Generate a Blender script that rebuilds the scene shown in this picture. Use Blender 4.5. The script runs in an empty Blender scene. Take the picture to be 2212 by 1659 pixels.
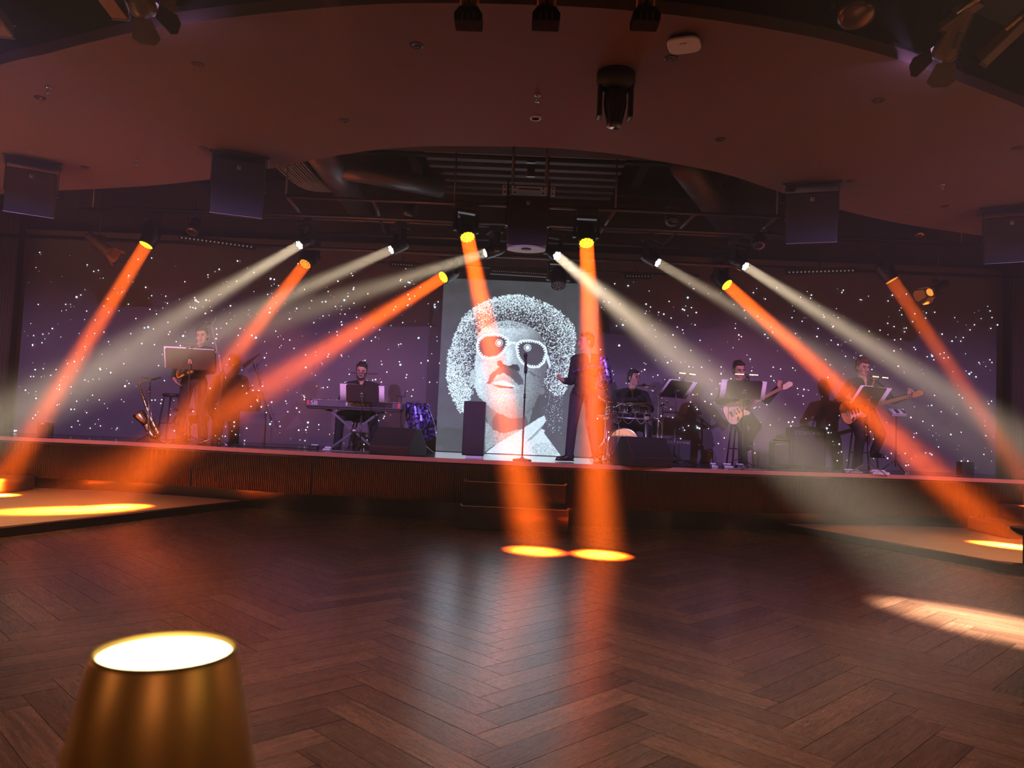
import bpy, math, random
import numpy as np
from mathutils import Vector, Matrix, noise
random.seed(7)
PI = math.pi
C = bpy.context.scene.collection
S = bpy.context.scene
V = Vector

# ------------------------------------------------------------------ camera
FPX = 1660.0
EYE = V((0, 0, 1.2))
cam = bpy.data.cameras.new('camera'); cam_o = bpy.data.objects.new('camera', cam); C.objects.link(cam_o)
cam.sensor_width = 36; cam.lens = 36 * FPX / 2212; cam.clip_start = .05; cam.clip_end = 100
cam.dof.use_dof = True; cam.dof.focus_distance = 10.5; cam.dof.aperture_fstop = 7.0
cam_o.matrix_world = (Matrix.Translation(EYE) @ Matrix.Rotation(math.radians(.28), 4, 'Z')
                      @ Matrix.Rotation(PI / 2 + math.radians(3.34), 4, 'X') @ Matrix.Rotation(math.radians(2.45), 4, 'Z'))
S.camera = cam_o
_R = cam_o.matrix_world.to_3x3()
def ray(px, py): return _R @ V(((px - 1106) / FPX, -(py - 829.5) / FPX, -1))
def at(px, py, Y):            # the point seen at a pixel, at a distance Y into the room
    d = ray(px, py); return EYE + d * (Y / d.y)
def on(px, py, z):            # the point seen at a pixel, on the level z
    d = ray(px, py); return EYE + d * ((z - 1.2) / d.z)

# ------------------------------------------------------------------ world, exposure, fill and wash lights
S.world = bpy.data.worlds.new('world'); S.world.use_nodes = True
S.world.node_tree.nodes['Background'].inputs[0].default_value = (0, 0, 0, 1)
vs = S.view_settings; vs.view_transform = 'Standard'; vs.look = 'None'; vs.exposure = 0; vs.gamma = 1; vs.use_curve_mapping = False
S.cycles.max_bounces = 5; S.cycles.diffuse_bounces = 3; S.cycles.glossy_bounces = 3; S.cycles.volume_bounces = 0
S.cycles.transparent_max_bounces = 6; S.cycles.sample_clamp_indirect = 4; S.cycles.blur_glossy = .5
S.cycles.use_denoising = True; S.cycles.caustics_reflective = False; S.cycles.caustics_refractive = False

def aim(o, src, dst):
    o.location = src; o.rotation_euler = (V(dst) - V(src)).to_track_quat('-Z', 'Y').to_euler()
def point(name, loc, col, w, r=.1):
    l = bpy.data.lights.new(name, 'POINT'); l.energy = w; l.color = col; l.shadow_soft_size = r
    o = bpy.data.objects.new(name, l); C.objects.link(o); o.location = loc; return o
def spot(name, src, dst, col, w, ang, blend=.3, r=.03, parent=None):
    l = bpy.data.lights.new(name, 'SPOT'); l.energy = w; l.color = col; l.spot_size = math.radians(ang); l.spot_blend = blend; l.shadow_soft_size = r
    o = bpy.data.objects.new(name, l); C.objects.link(o); aim(o, src, dst); return o
ORANGE = (1, .125, .008); WARM = (1, .80, .56); LILAC = (.62, .36, 1)
# added warm fill points, no lamps, behind the camera and at its sides
for i, (x, y, z, w) in enumerate([(-3.2, -1.5, 1.2, 24), (3.4, -1.2, 1.2, 24), (-5.4, 3.2, 1.1, 26), (5.6, 3.0, 1.1, 23), (0.5, -2.6, 1.2, 30), (-6.6, 6.2, 1.0, 22), (6.6, 5.6, 1.0, 20)]):
    point('room_fill_light', (x, y, z), (1, .36, .17), w, .12)
# added warm spots that brighten the dance floor and the carpets
for i, (x, y, tx, ty, w, an) in enumerate([(-1.6, 1.6, -1.8, 3.6, 330, 85), (1.8, 1.6, 2.2, 3.6, 370, 85), (-5.9, 6.6, -5.9, 8.0, 520, 62), (6.0, 6.4, 6.1, 7.8, 480, 62)]):
    spot('floor_fill_light', (x, y, 4.45 if y < 5 else 3.93), (tx, ty, 0), (1, .64, .47) if w < 400 else (1, .46, .22), w * 1.4, an, .8, .1)
point('room_fill_light', (.85, .25, 1.12), (1, .66, .2), .9, .05)  # added point light for a highlight on the brass shade
# front wash from the lighting positions over the dance floor
WASH = [(-4.3, 1850), (4.9, 1700)]
for sx_, w_ in WASH: spot('stage_wash', (sx_, 3.2, 3.85), (sx_ * .85, 12.6, .9), LILAC, w_, 82, .2, .018)

# ------------------------------------------------------------------ materials
def mat(name, col, rough=.5, metal=0., emit=None, est=0., var=.12, scale=14., bump=0., spec=.5, bscale=None, coat=0., samp=0):
    m = bpy.data.materials.new(name); m.use_nodes = True; nt = m.node_tree; b = nt.nodes['Principled BSDF']
    b.inputs['Roughness'].default_value = rough; b.inputs['Metallic'].default_value = metal
    b.inputs['Specular IOR Level'].default_value = spec; b.inputs['Coat Weight'].default_value = coat
    tc = nt.nodes.new('ShaderNodeTexCoord'); nz = nt.nodes.new('ShaderNodeTexNoise'); nz.inputs['Scale'].default_value = scale
    nt.links.new(tc.outputs['Object'], nz.inputs['Vector'])
    mx = nt.nodes.new('ShaderNodeMix'); mx.data_type = 'RGBA'
    mx.inputs[6].default_value = (*[c * (1 - var) for c in col], 1); mx.inputs[7].default_value = (*[min(1, c * (1 + var)) for c in col], 1)
    nt.links.new(nz.outputs[0], mx.inputs[0]); nt.links.new(mx.outputs[2], b.inputs['Base Color'])
    if bump:
        bn = nt.nodes.new('ShaderNodeBump'); bn.inputs['Strength'].default_value = bump; bn.inputs['Distance'].default_value = .004
        n2 = nt.nodes.new('ShaderNodeTexNoise'); n2.inputs['Scale'].default_value = bscale or scale * 6
        nt.links.new(tc.outputs['Object'], n2.inputs['Vector'])
        nt.links.new(n2.outputs[0], bn.inputs['Height']); nt.links.new(bn.outputs[0], b.inputs['Normal'])
    if emit:
        b.inputs['Emission Color'].default_value = (*emit, 1); b.inputs['Emission Strength'].default_value = est
        m.cycles.emission_sampling = 'AUTO' if samp else 'NONE'
    return m
M = {}
M['black'] = mat('black_paint', (.015, .014, .015), .6)
M['blackplastic'] = mat('black_plastic', (.012, .012, .013), .32)
M['grille'] = mat('speaker_grille', (.014, .012, .016), .6, bump=.4, bscale=300)
M['cabinet'] = mat('speaker_cabinet', (.015, .014, .017), .5, bump=.2)
M['chrome'] = mat('chrome', (.75, .75, .78), .16, 1)
M['steel'] = mat('brushed_steel', (.45, .44, .46), .35, 1)
M['darksteel'] = mat('dark_steel', (.09, .085, .09), .4, .8)
M['white'] = mat('white_paint', (.75, .75, .75), .5)
M['paper'] = mat('paper', (.85, .84, .86), .7, var=.03)
M['soffit'] = mat('soffit_paint', (.135, .080, .070), .75, var=.05, scale=1.5)
M['plenum'] = mat('plenum_black', (.016, .013, .008), .85)
M['void'] = mat('void_black', (.030, .026, .026), .8)
M['wallside'] = mat('side_wall', (.022, .013, .010), .7)
M['skin'] = mat('skin', (.52, .29, .21), .5, var=.06)
M['hair'] = mat('dark_hair', (.022, .014, .010), .55, var=.4, scale=60, bump=.8)
M['hairbrown'] = mat('brown_curly_hair', (.11, .05, .025), .55, var=.5, scale=60, bump=.8)
M['shirt'] = mat('black_shirt', (.016, .015, .017), .8, bump=.3, bscale=40)
M['trousers'] = mat('black_trousers', (.014, .013, .016), .85, bump=.3, bscale=30)
M['denim'] = mat('dark_denim', (.03, .025, .04), .85, bump=.3, bscale=60)
M['shoe'] = mat('black_leather', (.014, .012, .012), .3)
M['eyewhite'] = mat('eye_white', (.30, .24, .21), .3)
M['pupil'] = mat('pupil', (.02, .012, .01), .2)
M['lips'] = mat('lips', (.36, .13, .11), .45)
M['brass'] = mat('lacquered_brass', (.80, .52, .16), .22, 1)
M['brassold'] = mat('aged_brass', (.50, .34, .17), .3, 1)
M['cymbal'] = mat('bronze_cymbal', (.42, .33, .22), .3, 1)
M['drum'] = mat('drum_shell', (.03, .028, .035), .2, coat=.6)
M['drumhead'] = mat('drum_head', (.40, .37, .42), .45)
M['wood'] = mat('guitar_wood', (.50, .22, .07), .3, var=.3, coat=.5)
M['cream'] = mat('cream_guitar', (.70, .58, .34), .3, coat=.5)
M['darkwood'] = mat('dark_plinth_wood', (.010, .005, .004), .2, coat=.3, var=.3)
M['copper'] = mat('copper_trim', (.68, .27, .13), .5, 0)
M['flute'] = mat('dark_bronze_fluting', (.045, .033, .022), .22, .95)
M['deck'] = mat('stage_deck', (.03, .026, .03), .16, var=.2, bump=.06)
M['red'] = mat('red_mark', (.75, .05, .06), .5)
M['lilactext'] = mat('print_white', (.8, .78, .85), .5)
M['sequin'] = None
M['led_orange'] = mat('lens_yellow', (.9, .6, .1), .3, emit=(1, .45, .008), est=8)
M['led_orange_dim'] = mat('lens_amber', (.9, .5, .1), .3, emit=(1, .36, .03), est=.95)
M['led_white'] = mat('lens_white', (.9, .9, .9), .3, emit=(1, .95, .85), est=12)
M['led_lilac'] = mat('lens_lilac', (.9, .9, .9), .3, emit=(.60, .42, 1), est=2.5)
M['led_amber'] = mat('flap_amber', (.9, .5, .2), .4, emit=(1, .40, .05), est=.9)
M['batten'] = mat('batten_lens', (.5, .42, .38), .1, emit=(.6, .42, .35), est=.25)
M['slit'] = mat('lamp_slit', (.9, .9, .6), .3, emit=(1, .86, .40), est=1.2)
M['glow'] = mat('lamp_diffuser', (1, .9, .7), .4, emit=(1, .80, .42), est=8)
M['ap'] = mat('access_point_plastic', (.85, .78, .7), .4, var=.03)
M['downlight'] = mat('downlight_trim', (.03, .016, .013), .4, .3)
M['lens_off'] = mat('lens_off', (.25, .2, .18), .08, .9)
M['cable'] = mat('rubber_cable', (.02, .018, .018), .5)
M['cablegrey'] = mat('grey_cable', (.35, .28, .25), .5)

def sequin_mat():
    m = bpy.data.materials.new('blue_sequins'); m.use_nodes = True; nt = m.node_tree; b = nt.nodes['Principled BSDF']
    tc = nt.nodes.new('ShaderNodeTexCoord'); v = nt.nodes.new('ShaderNodeTexVoronoi'); v.inputs['Scale'].default_value = 95
    nt.links.new(tc.outputs['Object'], v.inputs['Vector'])
    nz = nt.nodes.new('ShaderNodeTexNoise'); nz.inputs['Scale'].default_value = 26; nt.links.new(tc.outputs['Object'], nz.inputs['Vector'])
    r = nt.nodes.new('ShaderNodeValToRGB'); r.color_ramp.elements[0].position = .42; r.color_ramp.elements[1].position = .6
    r.color_ramp.elements[0].color = (.012, .01, .03, 1); r.color_ramp.elements[1].color = (.24, .20, .75, 1)
    nt.links.new(nz.outputs[0], r.inputs[0]); nt.links.new(r.outputs[0], b.inputs['Base Color'])
    b.inputs['Metallic'].default_value = .7; b.inputs['Roughness'].default_value = .3
    bn = nt.nodes.new('ShaderNodeBump'); bn.inputs['Strength'].default_value = 1; bn.inputs['Distance'].default_value = .02
    nt.links.new(v.outputs['Color'], bn.inputs['Height']); nt.links.new(bn.outputs[0], b.inputs['Normal'])
    return m
M['sequin'] = sequin_mat()

# ------------------------------------------------------------------ mesh helpers
def basis(z, up=V((0, 0, 1))):
    z = V(z).normalized(); x = up.cross(z)
    if x.length < 1e-4: x = V((1, 0, 0))
    x.normalize(); y = z.cross(x); return Matrix((x, y, z)).transposed()
MADE = []
class G:
    def __init__(s): s.v = []; s.f = []; s.m = []; s.mi = 0; s.sm = []; s.smooth = True
    def add(s, vs, fs, smooth=None):
        o = len(s.v); s.v += [tuple(p) for p in vs]; s.f += [tuple(i + o for i in f) for f in fs]
        s.m += [s.mi] * len(fs); s.sm += [s.smooth if smooth is None else smooth] * len(fs); return s
    def box(s, c, d, R=None):
        R = R or Matrix.Identity(3); c = V(c)
        p = [c + R @ V((x * d[0] / 2, y * d[1] / 2, z * d[2] / 2)) for x in (-1, 1) for y in (-1, 1) for z in (-1, 1)]
        return s.add(p, [(0, 1, 3, 2), (4, 6, 7, 5), (0, 4, 5, 1), (2, 3, 7, 6), (0, 2, 6, 4), (1, 5, 7, 3)], False)
    def lathe(s, prof, o=(0, 0, 0), axis=(0, 0, 1), seg=20, sx=1., up=V((0, 1, 0))):
        R = basis(axis, up); o = V(o); vs = []; fs = []; n = len(prof)
        for r, h in prof:
            for k in range(seg):
                a = 2 * PI * k / seg; vs.append(o + R @ V((r * sx * math.cos(a), r * math.sin(a), h)))
        for i in range(n - 1):
            for k in range(seg):
                k2 = (k + 1) % seg; fs.append((i * seg + k, i * seg + k2, (i + 1) * seg + k2, (i + 1) * seg + k))
        fs.append(tuple(reversed(range(seg)))); fs.append(tuple((n - 1) * seg + k for k in range(seg)))
        return s.add(vs, fs)
    def cyl(s, a, b, r, r2=None, seg=14):
        a, b = V(a), V(b); r2 = r if r2 is None else r2
        return s.lathe([(r, 0), (r2, (b - a).length)], a, b - a, seg)
    def cap(s, a, b, r0, r1=None, seg=12):          # tapered capsule
        a, b = V(a), V(b); r1 = r0 if r1 is None else r1; L = (b - a).length
        pr = [(max(r0 * math.cos(t), 1e-4), r0 * math.sin(t)) for t in [-PI / 2 * (1 - k / 4) for k in range(5)]]
        pr += [(max(r1 * math.cos(t), 1e-4), L + r1 * math.sin(t)) for t in [PI / 2 * k / 4 for k in range(5)]]
        return s.lathe(pr, a, b - a if L > 1e-5 else V((0, 0, 1)), seg)
    def ell(s, c, r, R=None, seg=18, rings=11):
        R = R or Matrix.Identity(3); c = V(c); r = (r, r, r) if isinstance(r, (int, float)) else r
        vs = []; fs = []
        for i in range(rings + 1):
            t = -PI / 2 + PI * i / rings; ct = max(math.cos(t), 1e-3)
            for k in range(seg):
                a = 2 * PI * k / seg; vs.append(c + R @ V((r[0] * ct * math.cos(a), r[1] * ct * math.sin(a), r[2] * math.sin(t))))
        for i in range(rings):
            for k in range(seg):
                k2 = (k + 1) % seg; fs.append((i * seg + k, i * seg + k2, (i + 1) * seg + k2, (i + 1) * seg + k))
        fs.append(tuple(reversed(range(seg)))); fs.append(tuple(rings * seg + k for k in range(seg)))
        return s.add(vs, fs)
    def tube(s, pts, r, seg=10, sub=1):
        pts = [V(p) for p in pts]; rs = r if isinstance(r, (list, tuple)) else [r] * len(pts)
        if sub > 1:
            P = []; Q = []
            for i in range(len(pts) - 1):
                p0 = pts[max(i - 1, 0)]; p1 = pts[i]; p2 = pts[i + 1]; p3 = pts[min(i + 2, len(pts) - 1)]
                for k in range(sub):
                    t = k / sub
                    P.append(.5 * ((2 * p1) + (p2 - p0) * t + (2 * p0 - 5 * p1 + 4 * p2 - p3) * t * t + (3 * p1 - p0 - 3 * p2 + p3) * t ** 3))
                    Q.append(rs[i] * (1 - t) + rs[i + 1] * t)
            P.append(pts[-1]); Q.append(rs[-1]); pts, rs = P, Q
        vs = []; fs = []; n = len(pts); up = None
        for i, p in enumerate(pts):
            d = (pts[min(i + 1, n - 1)] - pts[max(i - 1, 0)])
            if d.length < 1e-6: d = V((0, 0, 1))
            d.normalize()
            if up is None: up = V((0, 0, 1)) if abs(d.z) < .9 else V((1, 0, 0))
            x = up.cross(d).normalized(); y = d.cross(x); up = y
            for k in range(seg):
                a = 2 * PI * k / seg; vs.append(p + (x * math.cos(a) + y * math.sin(a)) * rs[i])
        for i in range(n - 1):
            for k in range(seg):
                k2 = (k + 1) % seg; fs.append((i * seg + k, i * seg + k2, (i + 1) * seg + k2, (i + 1) * seg + k))
        fs.append(tuple(reversed(range(seg)))); fs.append(tuple((n - 1) * seg + k for k in range(seg)))
        return s.add(vs, fs)
    def prism(s, poly, o, ux, uy, depth, smooth=False):
        o, ux, uy = V(o), V(ux), V(uy); n = ux.cross(uy).normalized() * depth; k = len(poly)
        a = [o + ux * p[0] + uy * p[1] for p in poly]; b = [p + n for p in a]
        return s.add(a + b, [tuple(reversed(range(k))), tuple(range(k, 2 * k))] + [(i, (i + 1) % k, (i + 1) % k + k, i + k) for i in range(k)], smooth)
    def mesh(s, name, mats):
        me = bpy.data.meshes.new(name); me.from_pydata(s.v, [], s.f)
        for m in (mats if isinstance(mats, (list, tuple)) else [mats]): me.materials.append(m)
        me.polygons.foreach_set('use_smooth', s.sm); me.polygons.foreach_set('material_index', s.m); me.update(); return me
    def build(s, name, mats, parent=None, bevel=0, loc=None):
        o = bpy.data.objects.new(name, s.mesh(name, mats)); C.objects.link(o)
        if parent: o.parent = parent; MADE.append(o)
        if loc: o.location = loc
        if bevel:
            b = o.modifiers.new('bevel', 'BEVEL'); b.width = bevel; b.segments = 2; b.limit_method = 'ANGLE'
        return o
def tag(o, label, cat, group=None, kind=None):
    o['label'] = label; o['category'] = cat
    if group: o['group'] = group
    if kind: o['kind'] = kind
    return o
def thing(name, label, cat, loc=(0, 0, 0), rz=0, group=None):
    o = bpy.data.objects.new(name, None); C.objects.link(o); o.location = loc; o.rotation_euler = (0, 0, rz); o.empty_display_size = .1
    return tag(o, label, cat, group)
def struct(name, g, m, bevel=0):
    o = g.build(name, m, bevel=bevel); o['kind'] = 'structure'; return o
def children(o): return [c for c in bpy.data.objects if c.parent == o]
def dup(o, label=None, loc=None, rz=None, parent=None, _kids=None):
    c = o.copy(); C.objects.link(c); c.parent = parent
    if loc is not None: c.location = loc
    if rz is not None: c.rotation_euler = (0, 0, rz)
    if label: c['label'] = label
    for k in children(o): dup(k, parent=c)
    return c
def text(body, name, size, m, parent, loc, rot, depth=.002, sx=1):
    cu = bpy.data.curves.new(name, 'FONT'); cu.body = body; cu.size = size; cu.extrude = depth; cu.align_x = 'CENTER'; cu.align_y = 'CENTER'
    t = bpy.data.objects.new('tmp', cu); C.objects.link(t); bpy.context.view_layer.update()
    me = bpy.data.meshes.new_from_object(t.evaluated_get(bpy.context.evaluated_depsgraph_get())); bpy.data.objects.remove(t)
    me.materials.clear(); me.materials.append(m)
    o = bpy.data.objects.new(name, me); C.objects.link(o); o.parent = parent; o.location = loc; o.rotation_euler = rot; o.scale = (sx, 1, 1); MADE.append(o); return o
def remesh(g, voxel, smooth=4, name='body'):
    me = g.mesh('tmp', []); o = bpy.data.objects.new('tmp', me); C.objects.link(o)
    r = o.modifiers.new('r', 'REMESH'); r.mode = 'VOXEL'; r.voxel_size = voxel; r.use_smooth_shade = True
    if smooth:
        s = o.modifiers.new('s', 'SMOOTH'); s.iterations = smooth; s.factor = .5
    bpy.context.view_layer.update()
    out = bpy.data.meshes.new_from_object(o.evaluated_get(bpy.context.evaluated_depsgraph_get())); bpy.data.objects.remove(o)
    out.name = name; return out
def link(name, me, m, parent):
    me.materials.clear(); me.materials.append(m); me.polygons.foreach_set('use_smooth', [True] * len(me.polygons))
    o = bpy.data.objects.new(name, me); C.objects.link(o); o.parent = parent; MADE.append(o); return o

STAGE = .79
# ------------------------------------------------------------------ floor
def floor():
    W, L = .15, .90; q = math.sqrt(.5)
    rot = lambda u, v: (q * (u - v), q * (u + v))
    vs, fs, tint, uvs = [], [], [], []
    def plank(u0, v0, u1, v1, along_u):
        cx, cy = rot((u0 + u1) / 2, (v0 + v1) / 2)
        if not (-6.6 < cx < 6.6 and -1.5 < cy < 11.2): return
        g = .0013; o = len(vs); t = random.random(); ou = random.random() * 40; z = random.uniform(-.0003, .0003)
        for (u, v) in ((u0 + g, v0 + g), (u1 - g, v0 + g), (u1 - g, v1 - g), (u0 + g, v1 - g)):
            x, y = rot(u, v); vs.append((x, y, z))
            a, b = (u - u0, v - v0) if along_u else (v - v0, u - u0)
            uvs.append((a + ou, b + ou * .37))
        fs.append((o, o + 1, o + 2, o + 3)); tint.append(t)
    for i in range(-120, 121):
        for j in range(-14, 15):
            a = i * W - j * L; b = i * W + j * L
            x, y = rot(a, b)
            if abs(x) > 8 or y < -3 or y > 13: continue
            plank(a, b, a + L, b + W, True); plank(a + L, b + W - L, a + L + W, b + W, False)
    me = bpy.data.meshes.new('floor'); me.from_pydata(vs, [], fs)
    uv = me.uv_layers.new(name='UVMap'); uv.data.foreach_set('uv', [c for f in fs for i in f for c in uvs[i]])
    ca = me.color_attributes.new('tint', 'FLOAT_COLOR', 'CORNER')
    ca.data.foreach_set('color', [c for t in tint for _ in range(4) for c in (t, t, t, 1)])
    m = bpy.data.materials.new('herringbone_oak'); m.use_nodes = True; nt = m.node_tree; b = nt.nodes['Principled BSDF']; N = nt.nodes.new; K = nt.links.new
    uvn = N('ShaderNodeUVMap'); mp = N('ShaderNodeMapping'); mp.inputs['Scale'].default_value = (2.2, 34, 1); K(uvn.outputs[0], mp.inputs[0])
    n1 = N('ShaderNodeTexNoise'); n1.inputs['Scale'].default_value = 1; n1.inputs['Detail'].default_value = 5; n1.inputs['Distortion'].default_value = 1.2; K(mp.outputs[0], n1.inputs['Vector'])
    mp2 = N('ShaderNodeMapping'); mp2.inputs['Scale'].default_value = (14, 160, 1); K(uvn.outputs[0], mp2.inputs[0])
    n2 = N('ShaderNodeTexNoise'); n2.inputs['Scale'].default_value = 1; n2.inputs['Detail'].default_value = 3; K(mp2.outputs[0], n2.inputs['Vector'])
    at_ = N('ShaderNodeAttribute'); at_.attribute_name = 'tint'
    r1 = N('ShaderNodeValToRGB'); e = r1.color_ramp.elements; e[0].color = (.075, .039, .025, 1); e[1].color = (.195, .104, .068, 1); K(at_.outputs['Fac'], r1.inputs[0])
    r2 = N('ShaderNodeValToRGB'); r2.color_ramp.elements[0].position = .3; r2.color_ramp.elements[1].position = .7; r2.color_ramp.elements[0].color = (.55, .5, .48, 1); r2.color_ramp.elements[1].color = (1.15, 1.1, 1.1, 1); K(n1.outputs[0], r2.inputs[0])
    mm = N('ShaderNodeMix'); mm.data_type = 'RGBA'; mm.blend_type = 'MULTIPLY'; mm.inputs[0].default_value = 1; K(r1.outputs[0], mm.inputs[6]); K(r2.outputs[0], mm.inputs[7]); K(mm.outputs[2], b.inputs['Base Color'])
    mr = N('ShaderNodeMapRange'); mr.inputs[3].default_value = .15; mr.inputs[4].default_value = .36; K(n2.outputs[0], mr.inputs[0]); K(mr.outputs[0], b.inputs['Roughness'])
    bp = N('ShaderNodeBump'); bp.inputs['Strength'].default_value = .35; bp.inputs['Distance'].default_value = .0012; K(n2.outputs[0], bp.inputs['Height']); K(bp.outputs[0], b.inputs['Normal'])
    b.inputs['Specular IOR Level'].default_value = 1.0
    me.materials.append(m)
    o = bpy.data.objects.new('floor', me); C.objects.link(o); o['kind'] = 'structure'
    g = G(); g.box((0, 4.7, -.053), (17.2, 17, .1)); struct('floor_underlay', g, mat('joint_black', (.01, .006, .004), .8))
floor()

def carpet_mat():
    m = mat('carpet', (.50, .33, .21), .95, var=.10, scale=3, bump=.6, bscale=160); return m
M['carpet'] = carpet_mat()
CZ = .09
def slab(poly, z0, z1):
    g = G(); g.prism([(p[0], p[1]) for p in poly], (0, 0, z0), (1, 0, 0), (0, 1, 0), z1 - z0); return g
Lp = [on(500, 1083, CZ), on(0, 1138, CZ)]; Rp = [on(1730, 1137, CZ), on(2212, 1222, CZ)]
def ext(a, b, y): t = (y - a.y) / (b.y - a.y); return (a.x + (b.x - a.x) * t, y)
left_edge = [ext(*Lp, 11.0), ext(*Lp, 1.5)]; right_edge = [ext(*Rp, 11.0), ext(*Rp, 1.5)]
gl = slab([(-8.4, 1.5), left_edge[1], left_edge[0], (-8.4, 11.0)], .0, CZ)
struct('floor_carpet_left', gl, M['carpet'])
gr = slab([right_edge[1], (8.1, 1.5), (8.1, 11.0), right_edge[0]], .0, CZ)
struct('floor_carpet_right', gr, M['carpet'])
for nm, e, sg in (('trim_1', left_edge, 1), ('trim_2', right_edge, -1)):
    a, b = V((*e[0], 0)), V((*e[1], 0)); d = (b - a).normalized(); n = V((d.y, -d.x, 0)); n = n if n.x * sg > 0 else -n
    g = G(); p = [a + n * .002, b + n * .002, b + n * .055, a + n * .055]
    g.prism([(q.x, q.y) for q in p], (0, 0, .001), (1, 0, 0), (0, 1, 0), CZ - .004); struct(nm, g, M['darkwood'], .004)

# ------------------------------------------------------------------ stage
def front(x): return 9.75 + .035 * min(abs(x), 4.5) ** 2 + (0 if abs(x) < 4.5 else min(abs(x) - 4.5, 1) * .25)
XS = [-8.3 + i * .1 for i in range(164)]
stage = thing('stage', 'wide black stage with copper nosing and fluted bronze front under the band', 'stage', (0, 9.75, 0))
def wl(p): return (p[0], p[1] - 9.75, p[2])
def band(z0, z1, off, back, name, m, bevel=0):
    g = G(); poly = [(x, front(x) + off) for x in XS] + [(x, front(x) + off + back) for x in reversed(XS)]
    g.prism(poly, (0, -9.75, z0), (1, 0, 0), (0, 1, 0), z1 - z0); return g.build(name, m, stage, bevel)
g = G(); g.prism([(x, front(x) + .05) for x in XS] + [(8.0, 12.55), (-8.3, 12.55)], (0, -9.75, .71), (1, 0, 0), (0, 1, 0), .08); g.build('deck', M['deck'], stage)
band(.742, .793, 0, .05, 'edge_trim', M['copper'])
band(.0, .235, .14, .3, 'plinth', M['darkwood'])
# fluted front
vs = []; fs = []; x = -8.2; pts = []
while x < 7.95:
    y = front(x)
    for k in range(5):
        a = PI * k / 5; xx = x + .0135 - .0135 * math.cos(a); pts.append((xx, front(xx) + .075 - .013 * math.sin(a) - 9.75))
    x += .027
for (xx, yy) in pts: vs += [(xx, yy, .235), (xx, yy, .725)]
fs = [(2 * i, 2 * i + 2, 2 * i + 3, 2 * i + 1) for i in range(len(pts) - 1)]
g = G(); g.add(vs, fs, True); g.build('fluted_front', M['flute'], stage)
band(.235, .725, .095, .1, 'front_backing', M['black'])
for xx in (-2.6, -.75, 1.7, 3.4, -4.35):
    g = G(); g.box(wl((xx, front(xx) + .057, .48)), (.008, .01, .49)); g.build('panel_joint', M['black'], stage)
# steps at the centre
steps = thing('stage_steps', 'dark steps with two bright nosings at the centre of the stage front', 'steps', (.05, 9.6, 0))
for i, (z, y0) in enumerate([(.55, 9.40), (.28, 9.12)]):
    g = G(); g.box((0, (y0 + 9.86) / 2 - 9.6, z / 2), (1.24 + .05 * i, 9.86 - y0, z)); g.build('tread', M['darkwood'], steps, .008)
    g = G(); g.box((0, y0 - 9.6 - .004, z - .008), (1.22 + .04 * i, .012, .008))
    for s_ in (-1, 1): g.box((s_ * (.61 + .02 * i), y0 - 9.6 + .02, z + .006), (.03, .05, .018))
    g.build('nosing', mat('nosing_metal', (.8, .55, .35), .25, 1), steps)
# side steps
for nm, sg, lim, lb in (('side_steps', -1, 8.3, 'carpeted side steps at the left end of the stage'), ('side_steps', 1, 8.0, 'carpeted side steps at the right end of the stage')):
    t = thing(nm, lb, 'steps', (sg * 7.3, 10.2, CZ))
    for i, (z, w, y0) in enumerate([(.19, 1.75, 9.75), (.38, 1.35, 10.02), (.56, 1.0, 10.28)]):
        cx = sg * (lim - w / 2 - .02) - sg * 7.3
        g = G(); g.box((cx, (y0 + 10.6) / 2 - 10.2, z / 2), (w, 10.6 - y0, z)); g.build('tread', mat('step_carpet', (.11, .06, .045), .6), t, .035)
        for k in range(3):
            g = G(); g.box((cx - sg * (w * .35 - k * .45), y0 - 10.2 - .003, z - .05), (.035, .01, .012)); g.build('step_glint', mat('step_glint_glow', (.9, .7, .5), .4, emit=(1, .7, .45), est=.7), t)  # glints on the step edges, put in as small glowing bars

# ------------------------------------------------------------------ walls, star curtain
g = G(); g.box((-.15, 12.85, 2.7), (17.2, .1, 5.6)); struct('wall_back', g, M['void'])
g = G(); g.box((-8.45, 4.6, 2.7), (.2, 16.4, 5.6)); struct('wall_left', g, M['wallside'])
g = G(); g.box((8.15, 4.6, 2.7), (.2, 16.4, 5.6)); struct('wall_right', g, M['wallside'])
cur = thing('star_curtain', 'wide dark backdrop curtain dotted with tiny white star lights behind the band', 'backdrop curtain', (0, 12.6, STAGE))
g = G(); n = 400; vs = []
xa, xb, zb, zt = -8.3, 8.02, .0, 3.4
for i in range(n + 1):
    x = xa + (xb - xa) * i / n; y = .06 + .004 * math.sin(x * 9 + .6 * math.sin(x * 2.3)); vs += [(x, y, zb), (x, y, zt)]
g.add(vs, [(2 * i, 2 * i + 2, 2 * i + 3, 2 * i + 1) for i in range(n)], True); g.add([(v[0], v[1] + .02, v[2]) for v in vs], [(2 * i + 1, 2 * i + 3, 2 * i + 2, 2 * i) for i in range(n)], True)
g.build('cloth', mat('star_cloth', (.16, .135, .15), .9, var=.08, scale=30, bump=.3, bscale=250), cur)
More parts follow.
